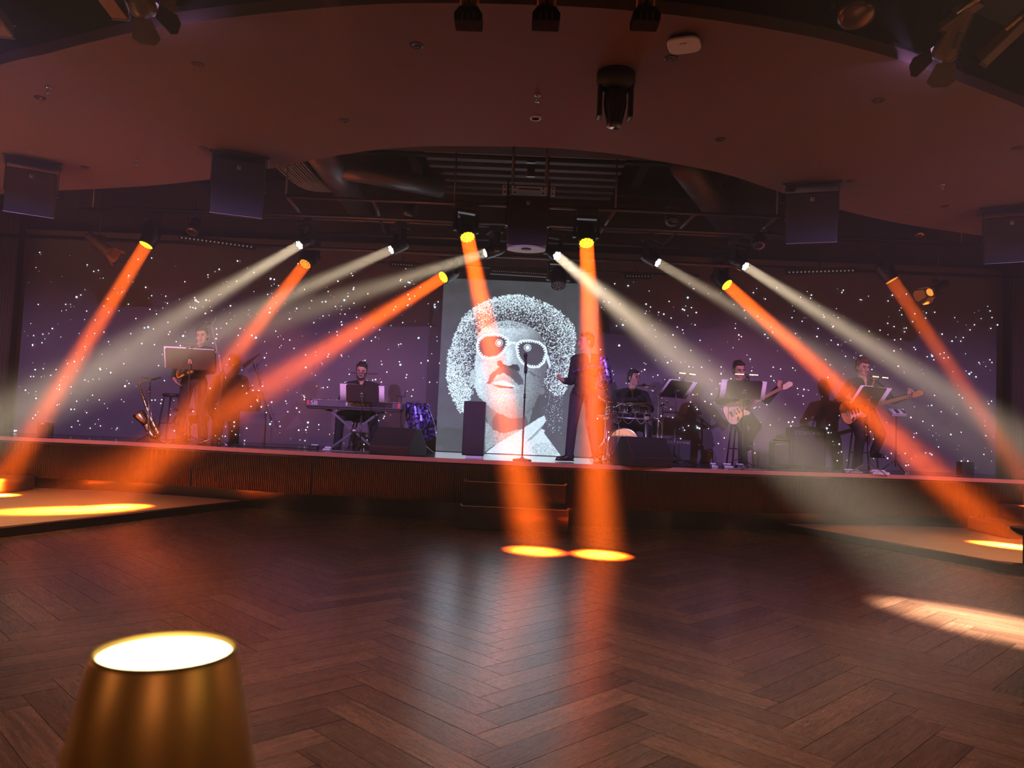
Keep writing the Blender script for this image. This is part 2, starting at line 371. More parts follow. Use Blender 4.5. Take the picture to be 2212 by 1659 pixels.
def stars():
    rnd = random.Random(11); g = G(); g.smooth = False
    P = []
    while len(P) < 1250:
        x = rnd.uniform(xa + .12, xb - .1); z = rnd.uniform(.03, 2.98 - .05 * x / 8)
        if 2.99 - z < .35 and rnd.random() < .45: continue
        if abs(x) < 1.25 and z > 2.5: continue
        P.append((x, z))
        if rnd.random() < .22: P.append((x + rnd.uniform(-.08, .08), min(max(z + rnd.uniform(-.08, .08), .03), 3)))
    for x, z in P:
        u = rnd.random(); r = .007 if u < .5 else .0105 if u < .86 else .013 if u < .975 else .017
        g.mi = 1 if (u > .97 and rnd.random() < .8) else (2 if u < .25 else 0)
        k = 8; y = .025
        vs = [(x, y - .004, z)] + [(x + r * math.cos(2 * PI * i / k), y, z + r * math.sin(2 * PI * i / k)) for i in range(k)]
        g.add(vs, [(0, (i + 1) % k + 1, i + 1) for i in range(k)])
    o = g.build('star_lights', [mat('star_white', (.9, .9, .9), .5, emit=(1, .88, .92), est=1.5), mat('star_cyan', (.5, .8, .9), .5, emit=(.45, .85, 1), est=1.6), mat('star_dim', (.9, .9, .9), .5, emit=(1, .8, .8), est=.45)], cur)
    o['kind'] = 'stuff'
stars()
for x, w, nm in ((-8.12, .36, 'left'), (7.86, .36, 'right')):
    t = thing('curtain_leg', 'narrow dark brown curtain leg hanging at the %s end of the stage' % nm, 'curtain', (x, 11.9, STAGE))
    g = G(); vs = []; k = 40
    for i in range(k + 1):
        xx = -w / 2 + w * i / k; yy = .03 * math.sin(i * 1.3); vs += [(xx, yy, 0), (xx, yy, 3.5)]
    g.add(vs, [(2 * i, 2 * i + 2, 2 * i + 3, 2 * i + 1) for i in range(k)], True); g.add([(v[0], v[1] + .03, v[2]) for v in vs], [(2 * i + 1, 2 * i + 3, 2 * i + 2, 2 * i) for i in range(k)], True)
    g.build('cloth', mat('curtain_leg_cloth', (.035, .022, .018), .9), t)

# ------------------------------------------------------------------ ceiling
SZ = 4.0
low = [(121, 412), (209, 408), (338, 400), (462, 386), (574, 366), (739, 334), (881, 318), (1015, 316), (1170, 319), (1315, 331), (1400, 344), (1562, 375), (1698, 419), (1810, 452), (1952, 484), (2130, 511)]
top = [(0, 140), (101, 116), (189, 93), (331, 61), (473, 40.5), (739, 13.5), (881, 7), (1062, 8), (1242, 14.5), (1369, 23.5), (1500, 38), (1657, 62), (1790, 88), (1952, 132), (2080, 180), (2212, 232)]
A = [on(x, y, SZ) for x, y in low]; B = [on(x, y, SZ) for x, y in top]
A = [V((-8.35, A[0].y + .6, SZ)), V((-7.0, A[0].y + .30, SZ))] + A + [V((7.0, A[-1].y + .35, SZ)), V((8.05, A[-1].y + .6, SZ))]
def resample(P, n):
    out = []; 
    for i in range(n):
        x = -8.34 + 16.38 * i / (n - 1)
        # catmull through x
        k = max(j for j in range(len(P)) if P[j].x <= x + 1e-6) if P[0].x <= x else 0
        k = min(k, len(P) - 2); t = (x - P[k].x) / (P[k + 1].x - P[k].x)
        m0 = (P[k + 1].y - P[max(k - 1, 0)].y) / (P[k + 1].x - P[max(k - 1, 0)].x); k2 = min(k + 2, len(P) - 1)
        m1 = (P[k2].y - P[k].y) / (P[k2].x - P[k].x); h = P[k + 1].x - P[k].x
        y = (2 * t ** 3 - 3 * t * t + 1) * P[k].y + (t ** 3 - 2 * t * t + t) * h * m0 + (-2 * t ** 3 + 3 * t * t) * P[k + 1].y + (t ** 3 - t * t) * h * m1
        out.append((x, y))
    return out
B = [V((-8.35, 8.2, SZ)), V((-6.2, 7.2, SZ))] + B + [V((6.3, 7.4, SZ)), V((8.05, 8.4, SZ))]
ea, eb = resample(A, 140), resample(B, 140)
g = G(); vs = []
for (x, y), (x2, y2) in zip(ea, eb): vs += [(x, y, SZ), (x, y2, SZ), (x, y, SZ + .09), (x, y2, SZ + .09)]
fs = []
for i in range(139):
    a = 4 * i; fs += [(a, a + 4, a + 5, a + 1), (a + 2, a + 3, a + 7, a + 6), (a, a + 2, a + 6, a + 4), (a + 1, a + 5, a + 7, a + 3)]
g.add(vs, fs, False); struct('ceiling', g, M['soffit'])
g = G(); g.box((-.15, 2.6, 4.62), (16.5, 13.4, .1)); struct('ceiling_plenum', g, M['plenum'])
# fascia rising from the soffit's two edges
for nm, e, z1 in (('trim_3', ea, 5.3), ('trim_4', eb, 4.57)):
    g = G(); vs = []
    for x, y in e: vs += [(x, y, SZ + .09), (x, y, z1), (x, y + (.04 if e is ea else -.04), SZ + .09), (x, y + (.04 if e is ea else -.04), z1)]
    fs = []
    for i in range(139): a = 4 * i; fs += [(a, a + 4, a + 5, a + 1), (a + 2, a + 3, a + 7, a + 6)]
    g.add(vs, fs, False); struct(nm, g, M['plenum'])
g = G(); g.box((-.15, 10.4, 5.45), (16.6, 5.2, .1)); struct('ceiling_void', g, M['void'])
# joists and corrugated deck above the stage
joists = thing('ceiling_joists', 'dark steel joists crossing the open ceiling above the stage', 'joist', (0, 10, 5.2)); joists['kind'] = 'structure'
for yy, zz in ((9.1, 5.05), (10.4, 5.0), (11.7, 4.95)):
    g = G(); g.box((0, yy - 10, zz - 5.2), (15, .12, .18)); g.build('joist', M['darksteel'], joists)
for xx in (-5.2, -3.3, -1.6, 1.7, 3.2, 5.0):
    g = G(); g.box((xx, .5, -.12), (.14, 4, .2)); g.build('joist', M['darksteel'], joists)
rib = G()
for k in range(9): rib.box((0, 9.4 + k * .3 - 10, -.34), (2.7, .12, .05))
rib.build('corrugated_deck', mat('galvanised', (.16, .15, .16), .5, .5), joists)
duct = thing('air_duct', 'round dark air duct in the open ceiling left of the centre speaker', 'duct', (-2.6, 10.4, 4.60))
g = G(); g.cyl((0, -1.5, 0), (0, 1.9, 0), .2); g.cyl((0, -.3, 0), (1.4, .6, .05), .14); g.build('pipe', mat('duct_foil', (.16, .15, .16), .4, .6), duct)
duct2 = thing('air_duct', 'dark air duct in the open ceiling right of the centre speaker', 'duct', (3.0, 10.6, 4.62))
g = G(); g.cyl((-1, -1.1, 0), (.3, 1.6, 0), .19); g.build('pipe', mat('duct_dark', (.10, .09, .10), .5, .5), duct2)
cur_b = thing('hose_bundle', 'bundle of dark cables hanging in the open ceiling above the white lamps at left', 'cable bundle', (-3.6, 10.5, 4.6))
for k in range(14):
    x = k * .03; g = G() if k == 0 else g
    g.tube([(x, -.9, .3), (x + .25, -.2, .0 + .02 * (k % 3)), (x + .45, .5, -.05), (x + .7, 1.3, .2)], .012, 6, 4)
g.build('cable', M['cablegrey'], cur_b)

# lighting grid
grid = thing('lighting_grid', 'rectangular grid of dark pipes hung above the stage carrying the lamps', 'lighting grid', (0, 9.86, 4.1))
def gb(a, b, r=.024, nm='pipe'):
    g = G(); o_ = V((0, 9.86, 4.1)); g.cyl(V(a) - o_, V(b) - o_, r); g.build(nm, M['darksteel'], grid)
gz = 4.1
gb((-3.1, 9.86, gz), (3.35, 9.86, gz)); gb((-3.3, 11.72, gz), (3.5, 11.72, gz)); gb((-6.4, 10.9, gz), (6.5, 10.9, gz)); gb((-5.6, 10.3, gz - .12), (5.8, 10.3, gz - .12))
for x0, x1 in ((-3.08, -3.2), (-1.95, -2.1), (-.9, -.85), (1.2, 1.1), (2.25, 2.15), (3.3, 3.35)): gb((x0, 9.86, gz), (x1, 11.6, gz), .026, 'cross_pipe')
for x in (-3.1, 3.3, -6.2, 6.3, -.9, 1.2):
    y = 9.86 if abs(x) < 4 else 10.9; gb((x, y, gz), (x, y, 5.4), .012, 'drop_rod')
gb((-8.2, 11.4, 3.78), (8, 11.4, 3.78), .03); gb((-2.6, 11.95, 3.72), (2.8, 11.95, 3.72), .02)

# centre rail above the speaker
rail = thing('ceiling_rail', 'pale segmented metal rail coming down above the centre speaker', 'rail', at(1148, 330, 9.6))
for (a, b, w) in ((318, 334, .11), (344, 352, .11), (361, 382, .10)):
    p, q_ = at(1147, a, 9.6) - rail.location, at(1147, b, 9.6) - rail.location
    g = G(); g.box((p + q_) / 2, (w, .03, abs(p.z - q_.z))); g.build('segment', M['steel'], rail)
g = G(); g.cyl((-.22, .05, .9), (-.22, .05, -.75), .02); g.cyl((.22, .05, .9), (.22, .05, -.75), .02); g.build('rod', M['darksteel'], rail)

# ------------------------------------------------------------------ haze
hz = bpy.data.materials.new('stage_haze'); hz.use_nodes = True; nt = hz.node_tree; nt.nodes.clear()
ho = nt.nodes.new('ShaderNodeOutputMaterial'); hv = nt.nodes.new('ShaderNodeVolumeScatter'); hv.inputs['Density'].default_value = .0085; hv.inputs['Anisotropy'].default_value = .25
hv.inputs['Color'].default_value = (1, .97, .94, 1); nt.links.new(hv.outputs[0], ho.inputs['Volume'])
g = G(); g.box((-.15, 4.75, 2.3), (16.3, 15.4, 4.5)); h = g.build('stage_haze', hz); tag(h, 'thin stage haze filling the room and showing the light beams', 'haze', kind='stuff')

# ------------------------------------------------------------------ moving heads
def moving_head(px, py, Y, dst, kind, label, w=None, spread=None, top=4.1):
    L = at(px, py, Y); d = (V(dst) - L).normalized()
    lr = .093 if kind != 'white' else .068; hr = lr + .022
    piv = L - d * .15
    t = thing('moving_head_light', label, 'stage light', piv, 0, 'moving head lamps over the stage')
    R = basis(d); s = R @ V((1, 0, 0)); l = L - piv
    g = G(); g.lathe([(hr * .5, -.30), (hr * .85, -.29), (hr, -.24), (hr * 1.04, -.1), (hr, -.02), (hr * .98, .0), (lr + .004, .0), (lr + .004, -.012)], l, d, 24); g.build('head_shell', M['blackplastic'], t)
    g = G(); g.mi = 0
    g.lathe([(lr + .003, -.012), (lr + .003, -.009)], l, d, 24)
    g.mi = 1
    cells = [(0, 0)] + [(.41, a * 60) for a in range(6)] + [(.80, a * 30 + 15) for a in range(12)] if kind != 'white' else [(0, 0)] + [(.62, a * 60) for a in range(6)]
    cr = .205 if kind != 'white' else .31
    for rr, a in cells:
        a = math.radians(a); p = l + R @ V((rr * lr * math.cos(a), rr * lr * math.sin(a), -.006)); g.ell(p, (cr * lr, cr * lr, .008), R, 12, 4)
    g.build('lens', [M['black'], {'orange': M['led_orange'], 'amber': M['led_orange_dim'], 'white': M['led_white'], 'off': M['lens_off']}[kind]], t)
    h = V((s.x, s.y, 0)).normalized() if abs(s.z) < .95 else V((1, 0, 0))
    g = G()
    for k in (-1, 1):
        p = h * k * (hr + .035); Rz = Matrix((h, V((0, 0, 1)).cross(h), V((0, 0, 1)))).transposed()
        g.box(p + V((0, 0, .09)), (.035, .09, .26), Rz); g.cyl(p - h * .03, p + h * .03, .045)
    g.box((0, 0, .22), (2 * hr + .105, .10, .035), Rz); g.build('yoke', M['blackplastic'], t, .008)
    g = G(); g.box((0, 0, .285), (.27, .2, .09), Rz); g.build('base', M['black'], t, .012)
    g = G(); g.cyl((0, 0, .33), (0, 0, max(top - piv.z, .36)), .014); g.box((0, 0, top - piv.z), (.05, .06, .07)); g.build('clamp', M['darksteel'], t)
    if w:
        li = bpy.data.lights.new('beam_light', 'AREA'); li.shape = 'DISK'; li.size = lr * 2; li.spread = math.radians(spread); li.energy = w
        li.color = WARM if kind == 'white' else ORANGE
        o = bpy.data.objects.new('beam_light', li); C.objects.link(o); o.parent = t; o.location = l + d * .012; o.rotation_euler = d.to_track_quat('-Z', 'Y').to_euler()
    return t
OW, WW = 295, 90
HEADS = [
 (315, 530, 10.9, on(-12, 1070, CZ), 'orange', 'orange-lit stage lamp hanging farthest left over the saxophone stand', OW * .8, 6),
 (659, 571, 11.7, on(238, 1113, 0), 'amber', 'amber-lit stage lamp pointing down towards the saxophonist', OW * .5, 7.5),
 (957, 599, 11.9, on(150, 1102, CZ), 'orange', 'orange-lit stage lamp at the top left corner of the portrait screen', OW * .85, 8),
 (1010, 513, 9.75, on(1155, 1190, 0), 'orange', 'orange-lit stage lamp just left of the centre speaker, beaming to the dance floor', OW, 7),
 (1267, 526, 9.75, on(1298, 1198, 0), 'orange', 'orange-lit stage lamp just right of the centre speaker, beaming past the singer', OW, 7),
 (1571, 616, 11.7, on(2190, 1180, CZ), 'orange', 'orange-lit stage lamp whose beam crosses the guitarist at right', OW, 6.5),
 (1927, 606, 10.9, on(2300, 1163, CZ), 'amber', 'amber-lit stage lamp hanging farthest right beside the barn-door lamp', OW * .35, 6),
 (646, 530, 10.9, at(-148, 1002, 7.5), 'white', 'white-lit stage lamp farthest left, above the amber one', WW * .7, 9),
 (844, 540, 10.9, at(-100, 961, 8.2), 'white', 'white-lit stage lamp second from left, above the keyboardist', WW * .62, 9),
 (1047, 547, 10.9, at(-100, 912, 8.8), 'white', 'white-lit stage lamp just left of the centre speaker, beaming left', WW * .6, 9),
 (1204, 553, 10.9, on(2150, 1350, 0), 'white', 'brightest white-lit stage lamp just right of the centre speaker, beaming right', WW * .75, 8.5),
 (1422, 568, 10.9, at(2350, 1102, 7.8), 'white', 'white-lit stage lamp above the turned music stand, beaming right', WW * .38, 8),
 (1611, 576, 10.9, at(2350, 1042, 7.8), 'white', 'white-lit stage lamp farthest right, just above an orange one', WW * .72, 7.5),
]
for (px, py, Y, dst, kd, lb, w, sp) in HEADS: moving_head(px, py, Y, dst, kd, lb, w, sp, 4.1 if Y < 11.8 else 3.9)
# unlit heads
moving_head(1206, 618, 11.3, at(1206, 700, 11.0), 'off', 'unlit dark stage lamp hanging at the top right of the portrait screen', top=3.78)
def flat_head(px, py, Y, label):      # on the soffit, lens down
    p = at(px, py, Y); p.z = SZ
    t = thing('moving_head_light', label, 'stage light', p, 0)
    g = G(); g.lathe([(.15, 0), (.15, -.08), (.12, -.13)], (0, 0, 0), (0, 0, 1), 24); g.build('base', M['black'], t)
    g = G(); 
    for k in (-1, 1): g.box((k * .12, 0, -.23), (.035, .10, .26))
    g.box((0, 0, -.115), (.27, .10, .03)); g.build('yoke', M['blackplastic'], t, .01)
    g = G(); g.lathe([(.05, -.10), (.085, -.12), (.09, -.25), (.075, -.33), (.06, -.40), (.06, -.42)], (0, 0, 0), (0, 0, 1), 22); g.build('head_shell', M['blackplastic'], t)
    g = G(); g.cyl((0, 0, -.425), (0, 0, -.42), .05); g.build('lens', M['lens_off'], t)
flat_head(1332, 128, 5.85, 'dark unlit moving lamp hanging from the brown ceiling beside the pale wireless disc')

# battens
def batten(pa, pb, Y, n, label, r=.012):
    a, b = at(*pa, Y), at(*pb, Y); t = thing('led_batten', label, 'led batten', (a + b) / 2)
    a, b = a - t.location, b - t.location; R = basis(b - a); g = G(); g.box((0, .05, 0), (.09, .1, (b - a).length + .1), R); g.build('housing', M['black'], t, .01)
    g = G(); g.ell((0, 0, 0), (r, .012, r), None, 8, 6); lo = g.build('lens', M['batten'], t); lo.location = a + V((0, -.004, -.01))
    for k in range(1, n): c_ = lo.copy(); C.objects.link(c_); c_.location = a.lerp(b, k / (n - 1)) + V((0, -.004, -.01))
    g = G(); g.cyl((0, .05, 0), (0, .05, 3.78 - t.location.z if t.location.z < 3.7 else .15), .012); g.build('hanger', M['darksteel'], t)
batten((393, 512), (543, 532), 11.35, 18, 'dark strip light with a row of round lenses right of the leftmost orange lamp')
batten((1705, 587), (1842, 583), 11.35, 17, 'dark strip light with a row of round lenses left of the rightmost orange lamp')
batten((1065, 584), (1180, 591), 11.9, 26, 'faint strip light along the top of the portrait screen', .006)
batten((848, 569), (890, 572), 11.9, 8, 'short faint strip light left of the portrait screen', .007)
batten((1355, 595), (1400, 596), 11.9, 8, 'short faint strip light right of the portrait screen', .007)

# ------------------------------------------------------------------ speakers
def logo(parent, c, s, n=V((0, -1, 0))):
    g = G(); R = basis(n)
    for dx, dy, w, h_ in ((0, .5, 1.1, .12), (0, -.5, 1.1, .12), (.5, 0, .12, 1.1), (-.5, 0, .12, 1.1)):
        g.box(V(c) + R @ V((dx * s, dy * s, .002)), (w * s, h_ * s, .004), R)
    g.prism([(-.3, .3), (-.3, -.3), (.3, -.3), (.12, .02)], V(c) + R @ V((0, 0, .001)), R @ V((s, 0, 0)), R @ V((0, s, 0)), .003 * (1 if s < 1 else 1) / 1); g.build('logo', M['white'], parent)
def hung_speaker(px, y0, y1, Y, w, label):
    a, b = at(px, y0, Y), at(px, y1, Y); t = thing('hanging_speaker', label, 'speaker', (a.x, Y, SZ), -math.atan2(a.x, Y) * .92, 'speakers under the brown ceiling')
    h_ = a.z - b.z; c = (a.z + b.z) / 2 - SZ; tilt = Matrix.Rotation(math.radians(13), 3, 'X'); d = .34
    g = G(); g.box((0, .16, c), (w, d, h_), tilt); g.build('cabinet', M['cabinet'], t, .02)
    f = tilt @ V((0, -d / 2, 0)) + V((0, .16, c))
    g = G(); g.box(f + V((0, -.004, 0)), (w * .96, .012, h_ * .95), tilt); g.build('grille', M['grille'], t, .004)
    logo(t, f + tilt @ V((0, -.012, h_ * .36)), .034, tilt @ V((0, -1, 0)))
    g = G()
    for k in (-1, 1): g.box((k * (w / 2 + .012), .16, c * .5 + .0), (.012, .06, abs(c) + .02))
    g.box((0, .16, -.012), (w + .08, .30, .024)); g.box((-w * .42, .1, -.03), (.1, .12, .05)); g.build('bracket', M['darksteel'], t)
    g = G(); g.box((0, .14, c - h_ / 2 - .004), (w * .99, d * .9, .006), tilt); g.build('bottom_plate', M['steel'], t)
hung_speaker(70, 362, 457, 8.44, .49, 'black ceiling speaker at the far left, left of a similar one')
hung_speaker(518, 341, 458, 8.0, .53, 'black ceiling speaker under the left part of the brown ceiling edge')
hung_speaker(1755, 410, 517, 8.14, .52, 'black ceiling speaker under the right part of the brown ceiling edge')
hung_speaker(2186, 462, 560, 8.66, .54, 'black ceiling speaker at the far right, cut by the frame')
p = at(1139, 485, 9.0); cs = thing('centre_speaker', 'tall black speaker with pale underside hung over the centre of the stage', 'speaker', p)
g = G(); g.prism([(-.23, -.28), (.23, -.28), (.235, .3), (-.235, .3)], (0, -.15, 0), (1, 0, 0), (0, 0, 1), -.36); g.build('cabinet', M['cabinet'], cs, .012)
g = G(); g.box((0, -.155, .01), (.45, .012, .56)); g.build('grille', M['grille'], cs, .003)
logo(cs, (0, -.163, .21), .034)
g = G(); n = 24; g.prism([(.23 * math.cos(a), .17 * math.sin(a)) for a in [2 * PI * k / n for k in range(n)]], (0, .02, -.30), (1, 0, 0), (0, 1, 0), .02); g.build('underside', mat('grey_underside', (.45, .46, .52), .5), cs)
g = G(); g.cyl((0, -.02, -.306), (0, -.02, -.300), .06); g.build('port', M['black'], cs)
p2 = at(1143, 412, 9.0) - p
g = G(); g.box(p2, (.42, .02, .10)); g.build('mounting_plate', mat('pale_plate', (.8, .88, .95), .4), cs, .003)
for k, dx in ((0, -.29), (1, .28)):
    g = G(); g.box(p2 + V((dx, 0, 0)), (.055, .02, .115)); g.build('clamp_plate', M['white'], cs, .006)
g = G()
for dx in (-.17, .17, -.29, .28):
    for dz in (-.03, .03): g.cyl(p2 + V((dx, -.014, dz)), p2 + V((dx, -.009, dz)), .01)
g.build('bolt', M['black'], cs)
g = G(); g.box(p2 + V((0, -.014, .015)), (.26, .006, .014)); g.build('slot', M['black'], cs)
g = G()
for k in (-1, 1): g.box((k * .245, 0, .25), (.02, .05, .55)); g.cyl((k * .2, 0, .5), (k * .2, 0, 5.4 - p.z), .014)
g.build('bracket', M['darksteel'], cs)

# ------------------------------------------------------------------ ceiling fittings
proto = None
DL = [(900, 98, 1), (427, 139, 1), (87, 211, 1), (745, 261, 1), (440, 320, 0), (183, 361, 0), (1449, 126, 1), (1897, 216, 1), (1556, 301, 0), (1837, 391, 0), (2198, 320, 0), (2041, 446, 0)]
DN = ['upper left of centre', 'left below the lilac barn-door lamp', 'far left beside a sprinkler', 'left of the smoke detector ring', 'just left of the inner left speaker', 'between the two left speakers',
      'below the pale wireless disc', 'upper right under the lilac glow', 'right of the smoke detector ring', 'just right of the inner right speaker', 'at the right edge of the frame', 'near the rightmost speaker below a sprinkler']
for (px, py, _), nm in zip(DL, DN):
    p = on(px, py, SZ); lab = 'small dark round recessed downlight, ' + nm
    if proto is None:
        proto = t = thing('downlight', lab, 'downlight', p, 0, 'downlights in the brown ceiling')
        g = G(); g.lathe([(.037, -.002), (.05, -.006), (.05, 0), (.037, 0)], (0, 0, 0), (0, 0, 1), 24); g.build('trim', M['downlight'], t)
        g = G(); g.lathe([(.0372, -.0018), (.03, .0)], (0, 0, 0), (0, 0, 1), 20); g.build('reflector', M['black'], t)
        g = G(); g.ell((0, .012, -.004), (.016, .010, .004)); g.build('bulb', M['lens_off'], t)
    else: dup(proto, lab, p)
proto = None
for px, py, nm in [(105, 188, 'at the far left beside a dark downlight'), (1161, 205, 'at the centre just above the smoke detector ring'), (296, 345, 'right of the leftmost speaker'), (2037, 398, 'right of the inner right speaker')]:
    p = on(px, py, SZ); lab = 'small chrome sprinkler head, ' + nm
    if proto is None:
        proto = t = thing('sprinkler', lab, 'sprinkler', p, 0, 'sprinklers in the brown ceiling')
        g = G(); g.lathe([(.03, -.004), (.028, -.012), (.012, -.016)], (0, 0, 0), (0, 0, 1), 16); g.build('flange', M['chrome'], t)
        g = G(); g.cyl((0, 0, -.015), (0, 0, -.05), .008); g.cyl((-.014, 0, -.016), (-.003, 0, -.055), .003); g.cyl((.014, 0, -.016), (.003, 0, -.055), .003); g.build('body', M['chrome'], t)
        g = G(); g.cyl((0, 0, -.062), (0, 0, -.058), .02, .02, 12); g.build('deflector', M['chrome'], t)
    else: dup(proto, lab, p)
t = thing('smoke_detector', 'pale ring-shaped detector on the brown ceiling above the centre of the stage', 'smoke detector', on(1157, 254, SZ))
g = G(); g.lathe([(.035, -.012), (.05, -.014), (.055, -.004), (.055, 0), (.035, 0), (.035, -.012)], (0, 0, 0), (0, 0, 1), 28); g.build('ring', M['white'], t)
g = G(); g.cyl((0, 0, -.008), (0, 0, -.001), .034); g.build('centre', M['black'], t)
t = thing('access_point', 'pale rounded-square wireless access point on the brown ceiling', 'access point', on(1478, 87, SZ) , -.35)
n = 32; sq = [(math.copysign(abs(math.cos(a)) ** .6, math.cos(a)) * .115, math.copysign(abs(math.sin(a)) ** .6, math.sin(a)) * .115) for a in [2 * PI * k / n for k in range(n)]]
g = G(); g.prism([(x * .9, y * .9) for x, y in sq], (0, 0, -.03), (1, 0, 0), (0, 1, 0), .03); g.build('mount', M['black'], t)
g = G(); g.prism(sq, (0, 0, -.045), (1, 0, 0), (0, 1, 0), .018, False); g.build('cover', M['ap'], t, .006)
g = G(); g.box((.0, -.045, -.0465), (.05, .009, .002)); g.build('print', mat('brown_print', (.3, .1, .04), .6), t)
g = G(); 
for k in (0, 1): g.box((.035 + k * .02, .108, -.037), (.014, .006, .006))
g.build('indicator', M['slit'], t)

# fixtures hanging in the upper dark area
def fx_par(px, label):
    p = at(px, 30, 4.55); t = thing('profile_spotlight', label, 'stage light', (p.x, 4.55, 4.56), 0, 'dark spotlights at the top of the frame')
    b = at(px, 56, 4.55).z - 4.56
    g = G()
    for k in (-1, 1): g.cyl((k * .033, 0, -.02), (k * .03, 0, b + .12), .032, .030, 16)
    g.build('barrel', mat('bronze_tube', (.16, .07, .03), .35, .8), t)
    g = G(); g.add([(-.055, -.05, b + .10), (.055, -.05, b + .10), (.055, .05, b + .10), (-.055, .05, b + .10), (-.085, -.07, b + .045), (.085, -.07, b + .045), (.085, .07, b + .045), (-.085, .07, b + .045),
                    (-.082, -.068, b), (.082, -.068, b), (.082, .068, b), (-.082, .068, b)],
                   [(0, 1, 2, 3), (0, 4, 5, 1), (1, 5, 6, 2), (2, 6, 7, 3), (3, 7, 4, 0), (4, 8, 9, 5), (5, 9, 10, 6), (6, 10, 11, 7), (7, 11, 8, 4), (11, 10, 9, 8)], False); g.build('hood', mat('hood_matt', (.006, .005, .005), .95, spec=.1), t, .004)
    g = G()
    for k in (-1, 0, 1): g.box((k * .035, -.072, b + .025), (.004, .004, .05))
    g.build('blade', mat('red_edge', (.2, .04, .02), .5), t)
fx_par(1013, 'dark twin-barrel spotlight at the top of the frame, leftmost of three')
fx_par(1180, 'dark twin-barrel spotlight at the top of the frame, middle of three')
fx_par(1394, 'dark twin-barrel spotlight at the top of the frame, rightmost of three, beside the wireless disc')
t = thing('fresnel_spotlight', 'dark round fresnel spotlight at the top right hanging above the ceiling edge', 'stage light', at(1848, 10, 5.0))
g = G(); g.lathe([(.07, .22), (.10, .16), (.115, .06), (.13, .02), (.135, -.05), (.12, -.10), (.09, -.115)], (0, 0, 0), (0, .3, 1), 28); g.build('housing', mat('bronze_black', (.09, .05, .03), .3, .7), t)
g = G()
for k in range(5): g.lathe([(.118 - k * .002, 0), (.121 - k * .002, .004), (.118 - k * .002, .008)], (0, -.02 - .01 * k * 0, -.04 - .014 * k), (0, .3, 1), 28)
g.build('cooling_ring', mat('bronze_ring', (.2, .1, .05), .3, .8), t)
g = G(); g.box((-.15, 0, .12), (.02, .05, .3)); g.box((.15, 0, .12), (.02, .05, .3)); g.build('yoke', M['black'], t)

def barn_light(loc, d, label, lilac=True, flap_m=None, sz=1., lens=None, rod=.3, up=(0, 0, 1)):
    d = V(d).normalized(); t = thing('barn_door_spotlight', label, 'stage light', loc)
    R = basis(d, V(up)); s = sz
    def P_(x, y, z): return R @ V((x * s, y * s, z * s))
    g = G(); g.lathe([(.05 * s, -.42 * s), (.07 * s, -.40 * s), (.07 * s, -.1 * s), (.085 * s, -.06 * s), (.085 * s, 0), (.07 * s, 0), (.07 * s, -.02 * s)], (0, 0, 0), d, 22); g.build('housing', mat('olive_housing', (.14, .10, .06), .45, .3), t)
    g = G(); g.ell(P_(0, 0, -.012), (.066 * s, .066 * s, .012 * s), R, 18, 6); g.build('lens', lens or M['led_lilac'], t)
    for k, (a, open_) in enumerate(((0, 35), (90, 18), (180, 38), (270, 20))):
        Ra = R @ Matrix.Rotation(math.radians(a), 3, 'Z'); o_ = math.radians(open_)
        pr = [(-.062, 0), (.062, 0), (.095, .13), (.05, .17), (-.05, .17), (-.095, .13)]
        ux = Ra @ V((0, 1, 0)); uy = Ra @ V((math.sin(o_), 0, math.cos(o_)))
        g = G(); g.prism([(x * s, y * s) for x, y in pr], Ra @ V((.083 * s, 0, 0)), ux, uy, .003 * s); g.build('barn_door', flap_m or mat('flap_black', (.10, .075, .05), .5, .2), t)
    g = G(); g.box(P_(0, .1, -.2), (.03 * s, .012 * s, .12 * s), R); g.box(P_(0, -.1, -.2), (.03 * s, .012 * s, .12 * s), R); g.box(V((0, 0, .12 * s)) + P_(0, 0, -.2), (.16 * s, .04 * s, .02 * s)); g.cyl(V((0, 0, .12 * s)) + P_(0, 0, -.2), V((P_(0, 0, -.2).x, P_(0, 0, -.2).y, rod)), .010); g.build('yoke', M['black'], t)
    return t
L1 = at(312, 22, 5.0); L2 = at(2040, 118, 5.25)
barn_light(L1, (-.05, 1, -.42), 'barn-door spotlight with lilac glow at the top left above the ceiling edge')
barn_light(L2, (.15, 1, -.42), 'barn-door spotlight with lilac glow at the top right above the ceiling edge')
for L_, tx_ in ((L1, -4.0), (L2, 4.4)): o = spot('barn_door_wash', L_ + V((0, .03, 0)), (tx_, 12.6, .6), LILAC, 22, 29, .12, .05); o.scale = (1.6, 1, 1)
for L_, w_ in ((L1, 2.2), (L2, 3.4)): point('barn_door_glow', L_ + V((0, .10, -.05)), (.62, .40, 1), w_, .02)
for (sx_, w_), nm_ in zip(WASH, ('left', 'right')):      # added unseen blockers that keep the wash off the carpet and the upper curtain
    t = thing('wash_blocker', 'added black blocker with a slot that cuts the wash, unseen above the %s of the dance floor' % nm_, 'light blocker', (sx_, 3.45, 3.85))
    for z0, z1 in ((3.822, 4.50), (3.20, 3.734)):
        g = G(); g.box((0, 0, (z0 + z1) / 2 - 3.85), (1.1, .004, z1 - z0)); g.build('blade', M['black'], t)
    g = G(); g.box((-.55, 0, 0), (.02, .01, 1.3)); g.box((.55, 0, 0), (.02, .01, 1.3)); g.build('frame', M['black'], t)
